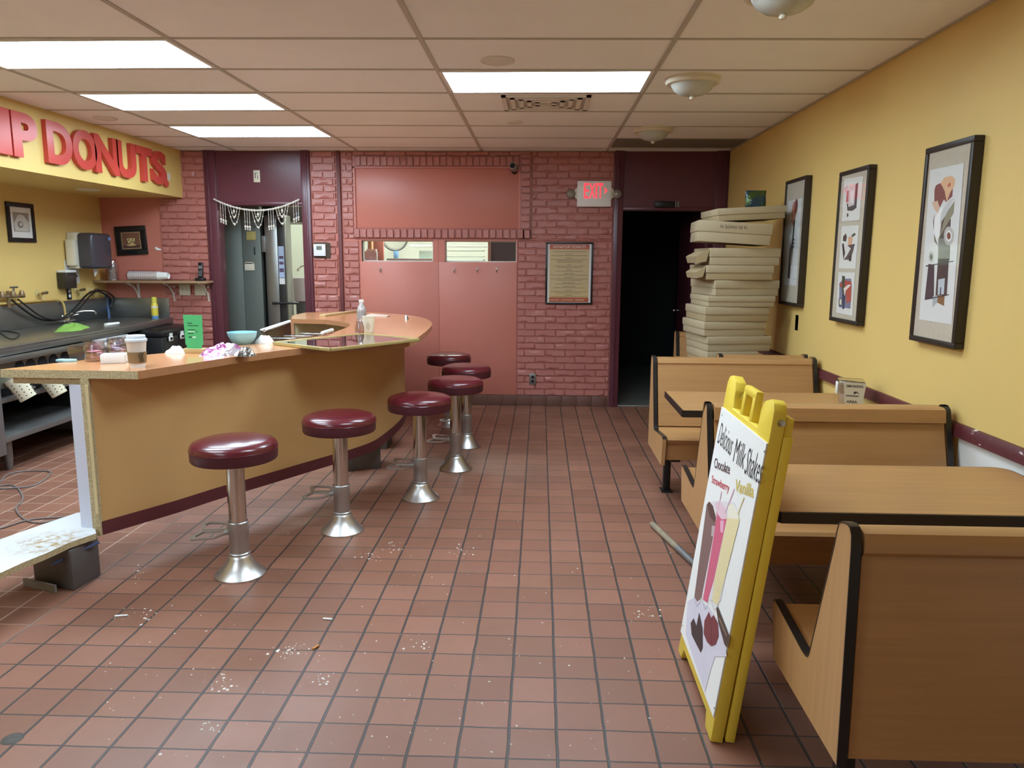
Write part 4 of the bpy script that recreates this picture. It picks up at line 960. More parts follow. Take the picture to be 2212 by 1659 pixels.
# bottle, cup, jar, planks, lid
p = P0(782, 708); t = thing('water_bottle', 'tall clear plastic water bottle on the far part of the counter', 'bottle', (p.x, p.y, TZ))
bm = B(); lathe(bm, [(0, 0), (.030, 0), (.034, .006), (.034, .05), (.031, .055), (.034, .06), (.034, .13), (.030, .15), (.016, .175), (.015, .187), (0, .187)], seg=28); obj('bottle', bm, M('clear_bottle_plastic', (206, 200, 200), .1, .35, var=.1, vs=20), t)
bm = B(); lathe(bm, [(.017, .186), (.018, .188), (.018, .206), (.016, .208), (0, .208)], seg=24); obj('cap', bm, m_white, t)
bm = B(); lathe(bm, [(.0345, .07), (.0345, .125)], seg=28); obj('label', bm, M('silvery_label', (170, 166, 170), .3, .3), t)
p = P0(797, 719); t = thing('plastic_cup', 'frosted cup with diamond logo beside the water bottle', 'cup', (p.x, p.y, TZ))
bm = B(); lathe(bm, [(0, .003), (.029, .003), (.030, 0), (.032, .002), (.043, .108), (.0455, .110), (.0455, .116), (.042, .116), (.029, .006)], seg=32); obj('cup', bm, M('frosted_plastic', (216, 208, 186), .35, var=.04), t)
bm = B(); pts = [(-.018, .05), (0, .026), (.018, .05), (0, .078)]
def oncup(x, z): r = .032+.0115*z/.108+.0008; a = -PI/2 + x/r + .1; return (r*math.cos(a), r*math.sin(a), z)
tube(bm, [oncup(*q) for q in pts], .0011, 5, closed=True)
for z in (.04, .05, .06): tube(bm, [oncup(-.007, z), oncup(0, z-.006), oncup(.007, z)], .0011, 5)
obj('logo', bm, M('taupe_print', (140, 126, 100), .6), t)
p = P0(777, 722); t = thing('glass_jar', 'small glass jar holding packets left of the frosted cup', 'jar', (p.x, p.y, TZ))
bm = B(); lathe(bm, [(0, .002), (.026, .002), (.032, .01), (.031, .05), (.022, .075), (.022, .09), (.020, .09), (.020, .075), (.029, .05), (.029, .012), (0, .005)], seg=28); obj('glass', bm, m_pglass, t)
bm = B(); box(bm, -.018, .02, -.01, .01, .01, .035, r=.003, M4=Matrix.Rotation(.3, 4, 'Y')); obj('packet', bm, M('packet_x', (214, 150, 130), .5), t)
a, b = P0(701, 684), P0(776, 674); d = (b-a).normalized(); nrm = Vector((-d.y, d.x, 0))*.05
bm = B(); prism(bm, [(a-nrm*.2).xy, (b-nrm*.2).xy, (b+nrm).xy, (a+nrm).xy], TZ, TZ+.018, r=.002)
one('wooden_plank', bm, wood('pale_plank', (214, 184, 132)), 'pale wooden plank lying on the far arm of the counter', 'plank')
a, b = P0(800, 684), P0(838, 684); bm = B(); prism(bm, [(a.x-.05, a.y), (b.x, b.y-.05), (b.x+.01, b.y+.05), (a.x-.05, a.y+.25)], TZ, TZ+.01, r=.002)
one('sheet_of_board', bm, M('pinkish_board', (222, 196, 180), .5), 'thin pale board with papers behind the water bottle', 'board')
p = P0(878, 689); heap('foil_ball', 'tiny crumpled foil on the far end of the counter', 'foil', (p.x, p.y, TZ+.0005), .018, .02, .03, foil_mat('foil', (220, 216, 210), (150, 146, 140)), 0, 4, n=12, m_=6)
bm = B(); a = P0(610, 734); b = P0(707, 722)
for k in range(3):
    q = a.lerp(b, k/3 + .05); box(bm, q.x-.1, q.x+.08, q.y-.03, q.y+.03, TZ+.001, TZ+.012+.003*k, r=.003)
one('clear_plastic_case', bm, m_pglass, 'clear flat plastic case on the counter behind the lying frame', 'plastic case')
a, b = P0(696, 726), P0(718, 719); bm = B(); tube(bm, [a + Vector((0, 0, .02)), b + Vector((0, 0, .02))], .012, 10)
one('white_roll', bm, m_white, 'short white tube on the rim of the lying glass frame', 'paper roll')
# brown bin with white liner behind the counter
q = [P0(571, 713, .90), P0(632, 693, .90)]; dd = (q[1]-q[0])
t = thing('lined_bin', 'brown open box with white plastic liner behind the counter', 'bin', (q[0].x-.1, q[0].y+.3, 0))
bm = B(); d2 = Vector((-.045, .05, 0)); base = [q[0].xy, q[1].xy, (q[1]+d2).xy, (q[0]+d2).xy]; prism(bm, [tuple(x) for x in base], 0, .885, r=.006); obj('box', bm, M('dark_brown_bin', (104, 82, 56), .5, var=.1), t, world=True)
bm = B(); pts = [Vector((x[0], x[1], .895)) for x in base]; tube(bm, pts, .010, 8, closed=True); obj('liner', bm, m_white, t, world=True)
bm = B(); prism(bm, [tuple(x) for x in base], .885, .893); obj('liner_sheet', bm, m_white, t, world=True)

# ================================================================= STOOLS
def make_stool(loc, label, rz):
    t = thing('bar_stool', label, 'bar stool', loc, rz, 'round stools fixed along the counter')
    bm = B(); lathe(bm, [(0, .0), (.116, .0), (.117, .008), (.112, .013), (.09, .032), (.066, .062), (.054, .088), (.050, .10), (.047, .102)], seg=48); obj('base_flange', bm, M('worn_chrome', (214, 212, 208), .36, 1, var=0), t)
    bm = B(); lathe(bm, [(.046, .10), (.049, .104), (.049, .11), (.044, .114), (.044, .20), (.047, .205), (.047, .262), (.043, .266)], seg=40); obj('collar', bm, m_cast, t)
    bm = B(); lathe(bm, [(.041, .26), (.041, .572), (0, .572)], seg=40); obj('column', bm, m_chrome, t)
    bm = B(); lathe(bm, [(0, .562), (.17, .562), (.19, .566), (.194, .572), (.1955, .616), (.194, .618)], seg=56); st = obj('seat_side', bm, m_vinyl2, t)
    bm = B(); tube(bm, [(.195*math.cos(2*PI*k/56), .195*math.sin(2*PI*k/56), .619) for k in range(56)], .0028, 6, closed=True); obj('piping', bm, m_vinyl, st)
    bm = B(); lathe(bm, [(.195, .620), (.194, .634), (.184, .647), (.15, .658), (.09, .664), (0, .666)], seg=56); obj('seat_cushion', bm, m_vinyl, t)
    bm = B()
    for s in (-1, 1):
        O = [(-.045, s*.003), (-.165, s*.003), (-.195, s*.085), (-.180, s*.12), (-.08, s*.105), (-.04, s*.04)]
        cx_, cy_ = -.115, s*.06; I = [(cx_+(a-cx_)*.72, cy_+(b-cy_)*.72) for a, b in O]
        for q in range(6):
            w = (q+1) % 6; prism(bm, [O[q], O[w], I[w], I[q]], .214, .223)
    box(bm, -.06, -.03, -.03, .03, .205, .23, r=.003)
    fr_ = obj('footrest', bm, m_cast, t); fr_.scale = (1, 1, 1)
    return t
ST = [((515, 1240), 'burgundy round stool nearest the camera', .12), ((735, 1146), 'burgundy round stool second nearest the camera', .05), ((904, 1076), 'burgundy round stool third nearest, at the curve of the counter', -.05),
      ((980, 1013), 'burgundy round stool fourth from the camera, in front of two others', -.1), ((1003, 964), 'burgundy round stool fifth from the camera, farthest right', -.3), ((966, 920), 'burgundy round stool farthest back by the red wall', .9)]
proto = None
for (px, py), lab, rz in ST:
    p = PZ(px+5, py, 0)
    if proto is None: proto = make_stool((p.x, p.y, 0), lab, rz)
    else:
        c = copy_tree(proto); c.location = (p.x, p.y, 0); c.rotation_euler = (0, 0, rz); c['label'] = lab

# ================================================================= BOOTHS
BX0, BX1 = .738, WX-.035
def arc(c, r, a0, a1, n): return [(c[0] + r*math.cos(a0+(a1-a0)*i/n), c[1] + r*math.sin(a0+(a1-a0)*i/n)) for i in range(n+1)]
def bench(label, y, face, double=False, x0=BX0, x1=BX1, depth=.52):
    """y: back face of the backrest; face +1 sits looking away from the camera, -1 towards it"""
    t = thing('booth_bench', label, 'booth bench', ((x0+x1)/2, y, 0), 0, 'wood laminate booth benches')
    pth = [(-.03, .27), (-.012, .82)] + [(-.008, .852), (.004, .866), (.02, .868), (.05, .862), (.066, .852), (.074, .83)] + smooth([(.08, .80), (.185, .47), (.20, .425), (.235, .418), (.33, .43), (depth-.03, .448)], 2) + [(depth-.012, .449), (depth, .437)]
    pth[0] = (-.03, .27); front = [(depth-.005, .38), (depth-.03, .27)]
    if double:
        half = pth[4:]; sh = .045; R = [(a+sh-.045+.0, b) for a, b in half]; c = .035
        Rr = [(a, b) for a, b in half]; Ll = [(2*c-a, b) for a, b in Rr[::-1]]
        edge = Ll + Rr; outline = edge + front + [(2*c-a, b) for a, b in front[::-1]]
    else: edge = pth; outline = edge + front
    fl = lambda q: [(a*face, b) for a, b in q]
    for xa, xb in ((x0, x0+.022), (x1-.022, x1)):
        bm = B(); prism(bm, [(a + y, b) for a, b in fl(outline)], xa, xb, 'x', 0); e = obj('end_panel', bm, m_lamv, t, world=True)
        bm = B(); strip(bm, [(a + y, b) for a, b in fl(edge)], xa-.001, xb+.001, .004, 'x', 0, face)
        obj('edge_moulding', bm, m_tmold, e, world=True)
    sides = [1, -1] if double else [1]
    for s in sides:
        tr = (lambda a, b, s=s: ((a if s == 1 else .07-a)*face + y, b))
        bm = B(); prism(bm, [tr(.045, .835), tr(.073, .825), tr(.195, .44), tr(.17, .43)], x0+.03, x1-.03, 'x'); obj('backrest', bm, m_lam, t, world=True)
        bm = B(); prism(bm, [tr(.18, .435), tr(.24, .415), tr(.34, .424), tr(depth-.02, .442), tr(depth-.008, .43), tr(depth-.02, .408), tr(.2, .395)], x0+.03, x1-.03, 'x'); obj('seat', bm, m_lam, t, world=True)
        bm = B(); prism(bm, [tr(depth-.03, .41), tr(depth-.055, .41), tr(depth-.07, .30), tr(depth-.045, .30)], x0+.03, x1-.03, 'x'); obj('apron', bm, m_lam, t, world=True)
    bm = B()
    if double: prism(bm, [(q[0]*face+y, q[1]) for q in ((-.03, .80), (-.02, .855), (0, .862), (.07, .862), (.09, .855), (.10, .80))], x0+.03, x1-.03, 'x')
    else: prism(bm, [(q[0]*face+y, q[1]) for q in [(-.006, .80), (-.018, .812), (-.02, .835), (-.008, .856), (.02, .863), (.06, .855), (.078, .83), (.07, .80)]], x0+.03, x1-.03, 'x')
    obj('top_rail', bm, m_lam, t, world=True)
    if not double:
        bm = B(); prism(bm, [(q[0]*face+y, q[1]) for q in ((-.004, .81), (.012, .81), (-.006, .285), (-.022, .285))], x0+.03, x1-.03, 'x'); obj('rear_panel', bm, m_lam, t, world=True)
    for x in (x0+.10, x1-.12):
        bm = B(); c = (.035 if double else .16)*face + y
        if not double:
            box(bm, x-.022, x+.022, c-.022, c+.022, 0, .40, r=.003); box(bm, x-.03, x+.03, y+min(0, .45*face), y+max(0, .45*face), .27, .30)
            box(bm, x-.035, x+.035, c-.05, c+.05, 0, .008)
        else:
            box(bm, x-.022, x+.022, c-.022, c+.022, 0, .42, r=.003); box(bm, x-.03, x+.03, c-.4, c+.4, .27, .30); box(bm, x-.035, x+.035, c-.05, c+.05, 0, .008)
        obj('leg', bm, m_post, t, world=True)
    return t
bench('wood laminate booth bench nearest the camera, seen from behind', 1.755, 1)
bench('double sided wood laminate booth bench in the middle, behind the yellow sign', 3.325, 1, True)
bench('wood laminate booth bench third from the camera, its seat facing the camera', 5.02, -1, depth=.56)
bench('low wood laminate bench showing just its top edge under the box stack', 5.13, 1, x0=1.20)
bench('small wood laminate booth bench farthest back left of the box stack', 6.83, -1, x0=1.20)
def table(label, x0, x1, y0, y1, z=.73):
    t = thing('booth_table', label, 'table', ((x0+x1)/2, (y0+y1)/2, 0), 0, 'wood laminate booth tables')
    r = .05; poly = [(x0, y0), ] + arc((x1-r, y0+r), r, -PI/2, 0, 6) + arc((x1-r, y1-r), r, 0, PI/2, 6) + [(x0, y1)]
    bm = B(); prism(bm, poly, z-.032, z, mi=0); obj('tabletop', bm, m_lam, t, world=True)
    bm = B(); pp = poly + [poly[0], poly[1]]; strip(bm, pp[:-1], z-.036, z-.001, .007, 'z', 0, -1); obj('edge_moulding', bm, m_tmold, t, world=True)
    bm = B(); xm = x1-.28; box(bm, xm-.035, xm+.035, (y0+y1)/2-.035, (y0+y1)/2+.035, .02, z-.032, r=.004); obj('pedestal', bm, m_post, t, world=True)
    bm = B(); box(bm, xm-.25, xm+.22, (y0+y1)/2-.03, (y0+y1)/2+.03, 0, .03, r=.01); box(bm, xm-.03, xm+.03, (y0+y1)/2-.22, (y0+y1)/2+.22, 0, .03, r=.01); obj('foot', bm, m_post, t, world=True)
    return t
table('wood laminate booth table nearest the camera behind the yellow sign', .745, 1.74, 2.28, 2.84)
table('wood laminate booth table with the napkin dispenser', .74, 1.74, 3.87, 4.44)
table('wood laminate booth table under the box stack', 1.08, 1.76, 5.46, 6.10)
# napkin dispenser
p = PZ(1834, 867, .73); t = thing('napkin_dispenser', 'chrome napkin dispenser reading smoking area on the booth table', 'napkin dispenser', (1.668, 4.10, .73), math.radians(-18))
bm = B(); prism(bm, [(-.055, 0), (.055, 0), (.068, .125), (.06, .132), (-.06, .132), (-.068, .125)], -.055, .075, 'y', r=.004); obj('housing', bm, m_chrome, t)
Mr = Matrix.Identity(4)
bm = B(); prism(bm, [(-.03, .0), (.055, .0), (.068, .125), (-.042, .125)], -.058, -.056, 'y'); obj('sign_plate', bm, M('cream_sign_plate', (206, 196, 166), .5), t)
Rz = Matrix.Translation(t.location) @ Matrix.Rotation(math.radians(-18), 4, 'Z')
pl = Plane(Rz @ Vector((-.035, -.058, 0)), Rz.to_3x3() @ Vector((1, 0, 0)), (0, 0, 1)); A = Art(pl); K = (58, 50, 40)
A.text('SMOKING', (.008, .1), (.088, .1), (.008, .113), K, .03); A.text('AREA', (.012, .016), (.066, .016), (.012, .03), K, .03)
A.rect(.008, .07, .052, .057, K); A.line((.045, .062), (.06, .078), .003, K); A.line((.06, .078), (.072, .066), .003, K); A.ell(.052, .073, .008, .006, K, n=10); A.done('lettering', t)
bm = B(); box(bm, -.075, -.066, -.035, .05, .055, .115, r=.004); obj('napkins', bm, m_paper, t)

# ================================================================= CARDBOARD BOX STACK
# per box: (front-left px, right px, z0, z1, turn, tilt)
BOX = [(1536, 1655, .73, .838, 8, 0, 0), (1535, 1685, .84, .948, 9, 0, 0), (1526, 1671, .95, 1.052, 9, 0, 0), (1527, 1675, 1.054, 1.158, 7, 0, 0), (1532, 1685, 1.16, 1.236, 5, 0, 0),
       (1546, 1697, 1.238, 1.348, 11, 0, 0), (1526, 1677, 1.35, 1.452, 4, 0, 0), (1532, 1689, 1.454, 1.572, 3, 0, 1), (1502, 1661, 1.60, 1.745, -4, 3.5, 0), (1545, 1696, 1.745, 1.832, 3, -3, 0)]
names = ['bottom', 'second from bottom', 'third from bottom', 'fourth from bottom', 'fifth from bottom', 'sixth from bottom', 'seventh from bottom', 'eighth from bottom, its flap open', 'ninth from bottom, tilted to the left', 'topmost']
for i, (xa, xb, z0, z1, rot, tilt, flap) in enumerate(BOX):
    yf = 5.50; a = PY(xa, 600, yf); b = PY(xb, 600, yf); W = (b.x-a.x)/math.cos(math.radians(rot))*.98; D = .46; h = z1-z0
    t = thing('cardboard_box', 'flat brown cardboard box, %s in the stack' % names[i], 'box', (a.x, yf, z0), 0, 'brown cardboard boxes stacked behind the booths', rot=(0, math.radians(tilt), math.radians(rot)))
    if tilt > 0: t.location.z -= 0; t.location.z = z0 + .02
    if tilt < 0: t.location.z = z0 + .01
    s = .006; bm = B(); box(bm, s, W-s, s, D-s, 0, h*.62, r=.003); obj('base', bm, m_card2 if i % 3 == 0 else m_card, t)
    bm = B(); box(bm, 0, W, 0, D, h*.48, h, r=.004); obj('lid', bm, m_card, t)
    if flap or i in (6,):
        bm = B(); prism(bm, [(-.02, h*.2), (.0, h*.9), (.0, h*.94), (-.10 if flap else -.07, h*.5), (-.085 if flap else -.06, h*.1)], .02, .30, 'y'); obj('flap', bm, m_card2, t)
    if i == 8:
        Rm = matof(t); A = Art(Plane(Rm @ Vector((0, -.001, 0)), Rm.to_3x3() @ Vector((1, 0, 0)), Rm.to_3x3() @ Vector((0, 0, 1))))
        q = [(.15, h*.74), (.20, h*.82), (.30, h*.82)]
        A.text('16 IN WHITE 91', (.33, h*.84), (.15, h*.84), (.33, h*.68), (96, 84, 64)); A.done('marking', t)
# chips bag behind the stack, pinned on the wall
p = PX(1635, 437, WX-.06); q = PY(1632, 437, 5.85)
t = thing('snack_bag', 'dark green and blue snack bag standing on top of the boxes', 'snack bag', (q.x, 5.85, 1.835))
k = foil_mat('green_blue_foil', (44, 70, 84), (70, 92, 40)); k.node_tree.nodes['Principled BSDF'].inputs['Metallic'].default_value = .3
bm = B(); w = .075
for j in range(9):
    pass
prof = [(.0, .006), (.02, .03), (.075, .036), (.12, .03), (.15, .004), (.16, .002)]
V = []
tt = bmesh.new()
for z, d in prof:
    V.append([tt.verts.new((w*math.cos(a)*(1+.03*math.sin(3*a+z*40)), d*math.sin(a), z)) for a in [2*PI*i/20 for i in range(20)]])
for a_, b_ in zip(V, V[1:]):
    for i in range(20): tt.faces.new((a_[i], a_[(i+1) % 20], b_[(i+1) % 20], b_[i]))
tt.faces.new(V[0]); tt.faces.new(V[-1]); bmesh.ops.recalc_face_normals(tt, faces=tt.faces[:]); join(bm, tt); obj('bag', bm, k, t)

# ================================================================= PICTURES ON THE RIGHT WALL
def plr(d=.045): return Plane((WX-d, 7.0, 1.0), (0, -1, 0), (0, 0, 1))
G_ = 'tall black framed botanical prints on the yellow wall'
# near: hibiscus column
pl = plr(.045); a0, a1, b0, b1 = fit(pl, (1995, 322), (2103, 292), (2062, 752), (1966, 738))
t, A, w, h = frame_thing('framed_print', 'tall framed print of an orange flower and vase, nearest of the wall prints', 'picture', pl, a0, a1, b0, b1, .026, .044, m_frame, m_mat, G_)
f3 = lambda x, y: (1940+x/3.32, 280+y/3.32)
A.px([(232, 290), (474, 240), (385, 1400), (152, 1362)], (226, 226, 222), f3)
A.px([(262, 430), (272, 400), (320, 375), (350, 470), (395, 420), (390, 480), (345, 520), (330, 500), (295, 570), (260, 520)], (140, 78, 72), f3)
A.px([(305, 385), (330, 345), (380, 330), (410, 350), (408, 400), (375, 450), (350, 520), (335, 440), (320, 410)], (232, 186, 142), f3)
A.px([(355, 400), (375, 375), (380, 400), (362, 415)], (206, 104, 70), f3)
A.px([(242, 520), (285, 510), (300, 560), (285, 600), (260, 570)], (226, 188, 160), f3)
A.px([(285, 600), (320, 550), (300, 740), (285, 830), (255, 760), (252, 660)], (246, 244, 240), f3)
A.px([(252, 660), (262, 600), (258, 740), (288, 835), (262, 800)], (120, 110, 90), f3)
A.px([(318, 620), (350, 600), (380, 640), (370, 940), (290, 940), (295, 800)], (84, 76, 70), f3)
A.px([(408, 510), (400, 600), (340, 700), (290, 790), (320, 690), (345, 600)], (150, 146, 120), f3)
A.px([(360, 510), (405, 490), (340, 620), (300, 680), (310, 600)], (206, 208, 206), f3)
A.px([(290, 780), (370, 780), (368, 925), (288, 925)], (138, 140, 128), f3)
A.px([(288, 925), (366, 925), (350, 1190), (270, 1190)], (64, 52, 48), f3)
A.px([(220, 962), (262, 970), (258, 1200), (192, 1222)], (66, 54, 62), f3)
A.px([(290, 1075), (338, 1065), (330, 1180), (286, 1185)], (196, 206, 214), f3)
A.px([(305, 1130), (312, 1130), (310, 1185), (300, 1185)], (70, 66, 66), f3)
A.px([(285, 1190), (335, 1195), (330, 1265), (283, 1240)], (136, 96, 46), f3)
A.px([(250, 1195), (285, 1190), (283, 1240), (248, 1275)], (176, 186, 190), f3)
def ring3(x, y, rx, ry, c1, c2, c3):
    for s, c in ((1, c1), (.6, c2), (.38, c3)): A.px([(x + rx*s*math.cos(2*PI*k/18), y + ry*s*math.sin(2*PI*k/18)) for k in range(18)], c, f3)
ring3(366, 762, 36, 68, (196, 192, 184), (236, 234, 230), (128, 64, 50)); ring3(240, 914, 20, 44, (206, 204, 196), (150, 148, 134), (90, 90, 84))
A.px([(200, 975), (400, 940), (402, 946), (202, 983)], (40, 36, 40), f3); A.px([(195, 1215), (368, 1180), (368, 1187), (196, 1222)], (40, 36, 40), f3)
A.done('print', t)
def glaze(t, A, w, h):
    bm = B(); Mx = Matrix((A.pl.u, A.pl.v, A.pl.n)).transposed().to_4x4(); Mx.translation = A.pl.o - Vector(t.location); box(bm, 0, w, 0, h, .0055, .0065, M4=Mx); obj('glazing', bm, m_glass, t)
glaze(t, A, w, h)
# middle: three small studies
a0, a1, b0, b1 = fit(pl, (1812, 372), (1878, 356), (1850, 704), (1791, 692))
t, A, w, h = frame_thing('framed_print', 'tall frame holding three small still life prints, middle of the wall prints', 'picture', pl, a0, a1, b0, b1, .024, .044, m_frame, m_mat, G_)
f2 = lambda x, y: (1660+x/3.0725, 260+y/3.0725)
for q in (((505, 388), (630, 370), (605, 660), (487, 672)), ((487, 703), (602, 695), (578, 985), (467, 982)), ((465, 1008), (575, 1010), (557, 1298), (450, 1275))): A.px(q, (232, 230, 224), f2)
A.px([(520, 470), (560, 450), (550, 540), (515, 545)], (214, 90, 96), f2); A.px([(560, 440), (597, 410), (585, 580), (560, 600), (525, 600), (520, 550), (560, 560)], (66, 58, 66), f2)
A.px([(535, 440), (580, 420), (570, 560), (530, 575)], (226, 206, 206), f2); A.px([(545, 470), (570, 460), (562, 545), (545, 550)], (240, 236, 234), f2); A.px([(500, 450), (530, 430), (520, 500)], (236, 190, 196), f2)
A.px([(520, 625), (530, 610), (532, 635), (524, 645)], (70, 66, 76), f2)
A.px([(497, 770), (515, 750), (522, 775), (515, 805), (495, 800)], (66, 44, 44), f2); A.px([(530, 775), (560, 770), (555, 830), (530, 835)], (226, 170, 130), f2)
A.px([(525, 830), (575, 820), (560, 880), (540, 925), (500, 925), (520, 900), (548, 850)], (92, 72, 74), f2); A.px([(490, 820), (500, 815), (510, 880), (500, 925), (494, 880)], (60, 44, 48), f2)
A.px([(535, 900), (555, 890), (550, 935), (535, 935)], (40, 34, 38), f2); A.px([(550, 765), (575, 745), (580, 760), (560, 775)], (70, 80, 60), f2)
A.px([(472, 1080), (500, 1050), (550, 1050), (555, 1100), (545, 1250), (470, 1240)], (120, 130, 160), f2); A.px([(470, 1090), (500, 1060), (552, 1070), (550, 1200), (520, 1215), (510, 1110), (490, 1120)], (192, 66, 56), f2)
A.px([(490, 1030), (510, 1035), (505, 1150), (490, 1145)], (62, 74, 50), f2); A.px([(490, 1150), (515, 1150), (505, 1250), (492, 1255)], (40, 44, 90), f2); A.px([(468, 1180), (486, 1185), (484, 1235), (468, 1232)], (36, 36, 60), f2)
A.px([(474, 1185), (486, 1190), (484, 1225), (474, 1222)], (232, 226, 190), f2); A.px([(500, 1115), (530, 1090), (550, 1092), (515, 1130), (508, 1170)], (240, 224, 214), f2)
A.done('print', t); glaze(t, A, w, h)
# far: partly hidden behind the stack
a0, a1, b0, b1 = fit(pl, (1698, 389), (1742, 381), (1722, 664), (1680, 655))
t, A, w, h = frame_thing('framed_print', 'tall framed coral flower print half hidden behind the boxes', 'picture', pl, a0, a1, b0, b1, .024, .044, m_frame, m_mat, G_)
A.rect(.05, w-.05, .12, h-.12, (228, 228, 226))
c = w*.5; A.ell(c-.01, h*.76, .05, .07, (216, 140, 118)); A.ell(c+.03, h*.80, .035, .05, (120, 50, 44)); A.ell(c-.02, h*.70, .03, .05, (226, 170, 150)); A.uv([(c, h*.68), (c+.03, h*.7), (c+.02, h*.5), (c+.005, h*.3), (c-.01, h*.5)], (60, 66, 56))
for k in range(3): A.rect(c, c+.045, h*(.46+.03*k), h*(.465+.03*k)+.004, (50, 52, 58))
A.uv([(c-.05, h*.45), (c-.01, h*.5), (c-.01, h*.2), (c-.06, h*.2)], (90, 86, 88)); A.done('print', t); glaze(t, A, w, h)

# ================================================================= YELLOW A-FRAME SIGN
SG = thing('sidewalk_sign', 'yellow plastic folding sign advertising delicious milk shakes', 'sign', (.60, 2.48, 0))
Y0, Y1 = 2.20, 2.765; WS = Y1-Y0; HS = 1.10
u_ = Vector((0, -1, 0)); v_ = Vector((.139, 0, 1.085)).normalized(); o_ = Vector((.547, Y1, .004)); n_ = u_.cross(v_)
Mf = Matrix((u_, v_, n_)).transposed().to_4x4(); Mf.translation = o_
def sign_panel(nm, Mx, th, ears=True, back=False):
    bm = B(); W, H = WS, .985
    outl = [(0, .0), (.055, 0), (.075, .045), (W-.10, .045), (W-.08, .0), (W, 0), (W, H)] + ([(W-.005, H+.075), (W-.02, H+.098), (W-.05, H+.105), (W-.105, H+.09), (W-.125, H+.06), (W-.13, H)] if ears else []) + ([(.13, H), (.125, H+.06), (.105, H+.09), (.05, H+.105), (.02, H+.098), (.005, H+.075)] if ears else []) + [(0, H)]
    prism(bm, outl, -th, 0, 'z', r=.005, M4=Mx)
    return obj(nm, bm, m_sign, SG, world=True)
fp = sign_panel('front_panel', Mf, .040)
# handle loop between the ears
bm = B(); H = .985
for q in ((.215, .245, H-.01, H+.085), (.325, .355, H-.01, H+.085), (.215, .355, H+.07, H+.10)): box(bm, q[0], q[1], q[2], q[3], -.030, -.002, r=.008, M4=Mf)
obj('handle', bm, m_sign, fp, world=True)
v2 = Vector((.132, 0, 1.085)).normalized(); n2 = u_.cross(v2); Mb = Matrix((u_, v2, n2)).transposed().to_4x4(); Mb.translation = Vector((.594, Y1, .004))
bp = sign_panel('rear_panel', Mb, .030, False)
bm = B()
bm.free()
for a, b, c, d, e in ((.225, .345, .975, 1.04, -.02), (.01, .12, .97, 1.04, -.028), (WS-.12, WS-.01, .97, 1.04, -.028)):
    bm = B(); box(bm, a, b, c, d, e, .0, r=.008, M4=Mb); obj('hinge_lug', bm, m_sign, bp, world=True)
for uu_ in (-.002, .135, WS-.135, WS+.0015):
    bm = B(); lathe(bm, [(0, -.003), (.011, -.003), (.011, .002), (0, .003)], Mf @ Vector((uu_, H+.045, -.026)), 20, 0, Matrix.Rotation(PI/2, 4, 'X')); obj('hinge_pin', bm, m_chrome, fp, world=True)
# poster sheet and its print
pp = Plane(Mf @ Vector((0, 0, .0045)), u_, v_)
bm = B(); box(bm, .003, WS-.002, .083, .965, .0, .0043, M4=Mf); pst = obj('poster_sheet', bm, m_paper, fp, world=True)
A = Art(pp); c5 = lambda x, y: (1440+x/3.772, 780+y/3.772); c6 = lambda x, y: (1440+x/3.606, 1180+y/3.606)
def ptext(s, bl, br, tl, rgb, off=0, sh=0): A.text(s, pp.hit(*c5(*bl)), pp.hit(*c5(*br)), pp.hit(*c5(*tl)), rgb, off, sh)
K = (52, 48, 52)
ptext('Delicious', (413, 665), (522, 775), (445, 497), K, -.006, .25); ptext('Milk', (540, 815), (628, 885), (566, 625), K, -.006, .25); ptext('Shakes', (632, 915), (762, 1010), (668, 700), K, -.006, .25)
ptext('Chocolate', (388, 868), (515, 925), (394, 785), (96, 62, 70), .012); ptext('Strawberry', (366, 1010), (508, 1090), (372, 928), (206, 52, 62), .012); ptext('Vanilla', (556, 1060), (708, 1115), (566, 962), (216, 190, 74), .02)
A.px([(c5(110, 1659))]*0 or [c6(165, 430), c6(215, 400), c6(330, 470), c6(440, 640), (c6(470, 860)), c6(378, 860), c6(345, 965), c6(300, 1135), c6(150, 690)], (216, 210, 224))
# glasses
def lay(pts, c): A.px(pts, c)
lay([c5(385, 1140), c5(560, 1150), c5(590, 1250), c6(420, 430), c6(215, 400), c5(330, 1170)], (226, 218, 222))
lay([c5(328, 1170), c5(350, 1145), c5(404, 1290), c5(402, 1330), c6(275, 400), c6(240, 432), c6(218, 395)], (134, 100, 94))
lay([c5(332, 1165), c5(350, 1143), c5(380, 1180), c5(406, 1280), c5(388, 1312), c5(352, 1260)], (96, 62, 54)); lay([c5(372, 1340), c5(398, 1345), c5(385, 1430), c5(365, 1425)], (190, 168, 170))
lay([c5(405, 1290), c5(415, 1180), c5(470, 1190), c5(492, 1290), c6(372, 260), c6(318, 440), c6(285, 415), c5(385, 1440)], (216, 92, 124))
lay([c5(392, 1160), c5(440, 1140), c5(480, 1200), c5(494, 1285), c5(450, 1290), c5(415, 1240)], (232, 196, 206)); lay([c5(440, 1300), c5(470, 1300), c5(462, 1400), c5(440, 1390)], (236, 170, 196))
lay([c5(495, 1290), c5(510, 1160), c5(560, 1190), c5(600, 1290), c6(470, 200), c6(400, 462), c6(358, 420), c6(375, 260)], (232, 214, 160)); lay([c5(505, 1180), c5(545, 1165), c5(590, 1240), c5(585, 1290), c5(500, 1280)], (238, 230, 208))
for a, b, c in (((450, 1060), (408, 1290), (222, 160, 178)), ((555, 1040), (480, 1240), (214, 150, 178)), ((635, 1110), (580, 1250), (226, 200, 120))): A.line(pp.hit(*c5(*a)), pp.hit(*c5(*b)), .006, c)
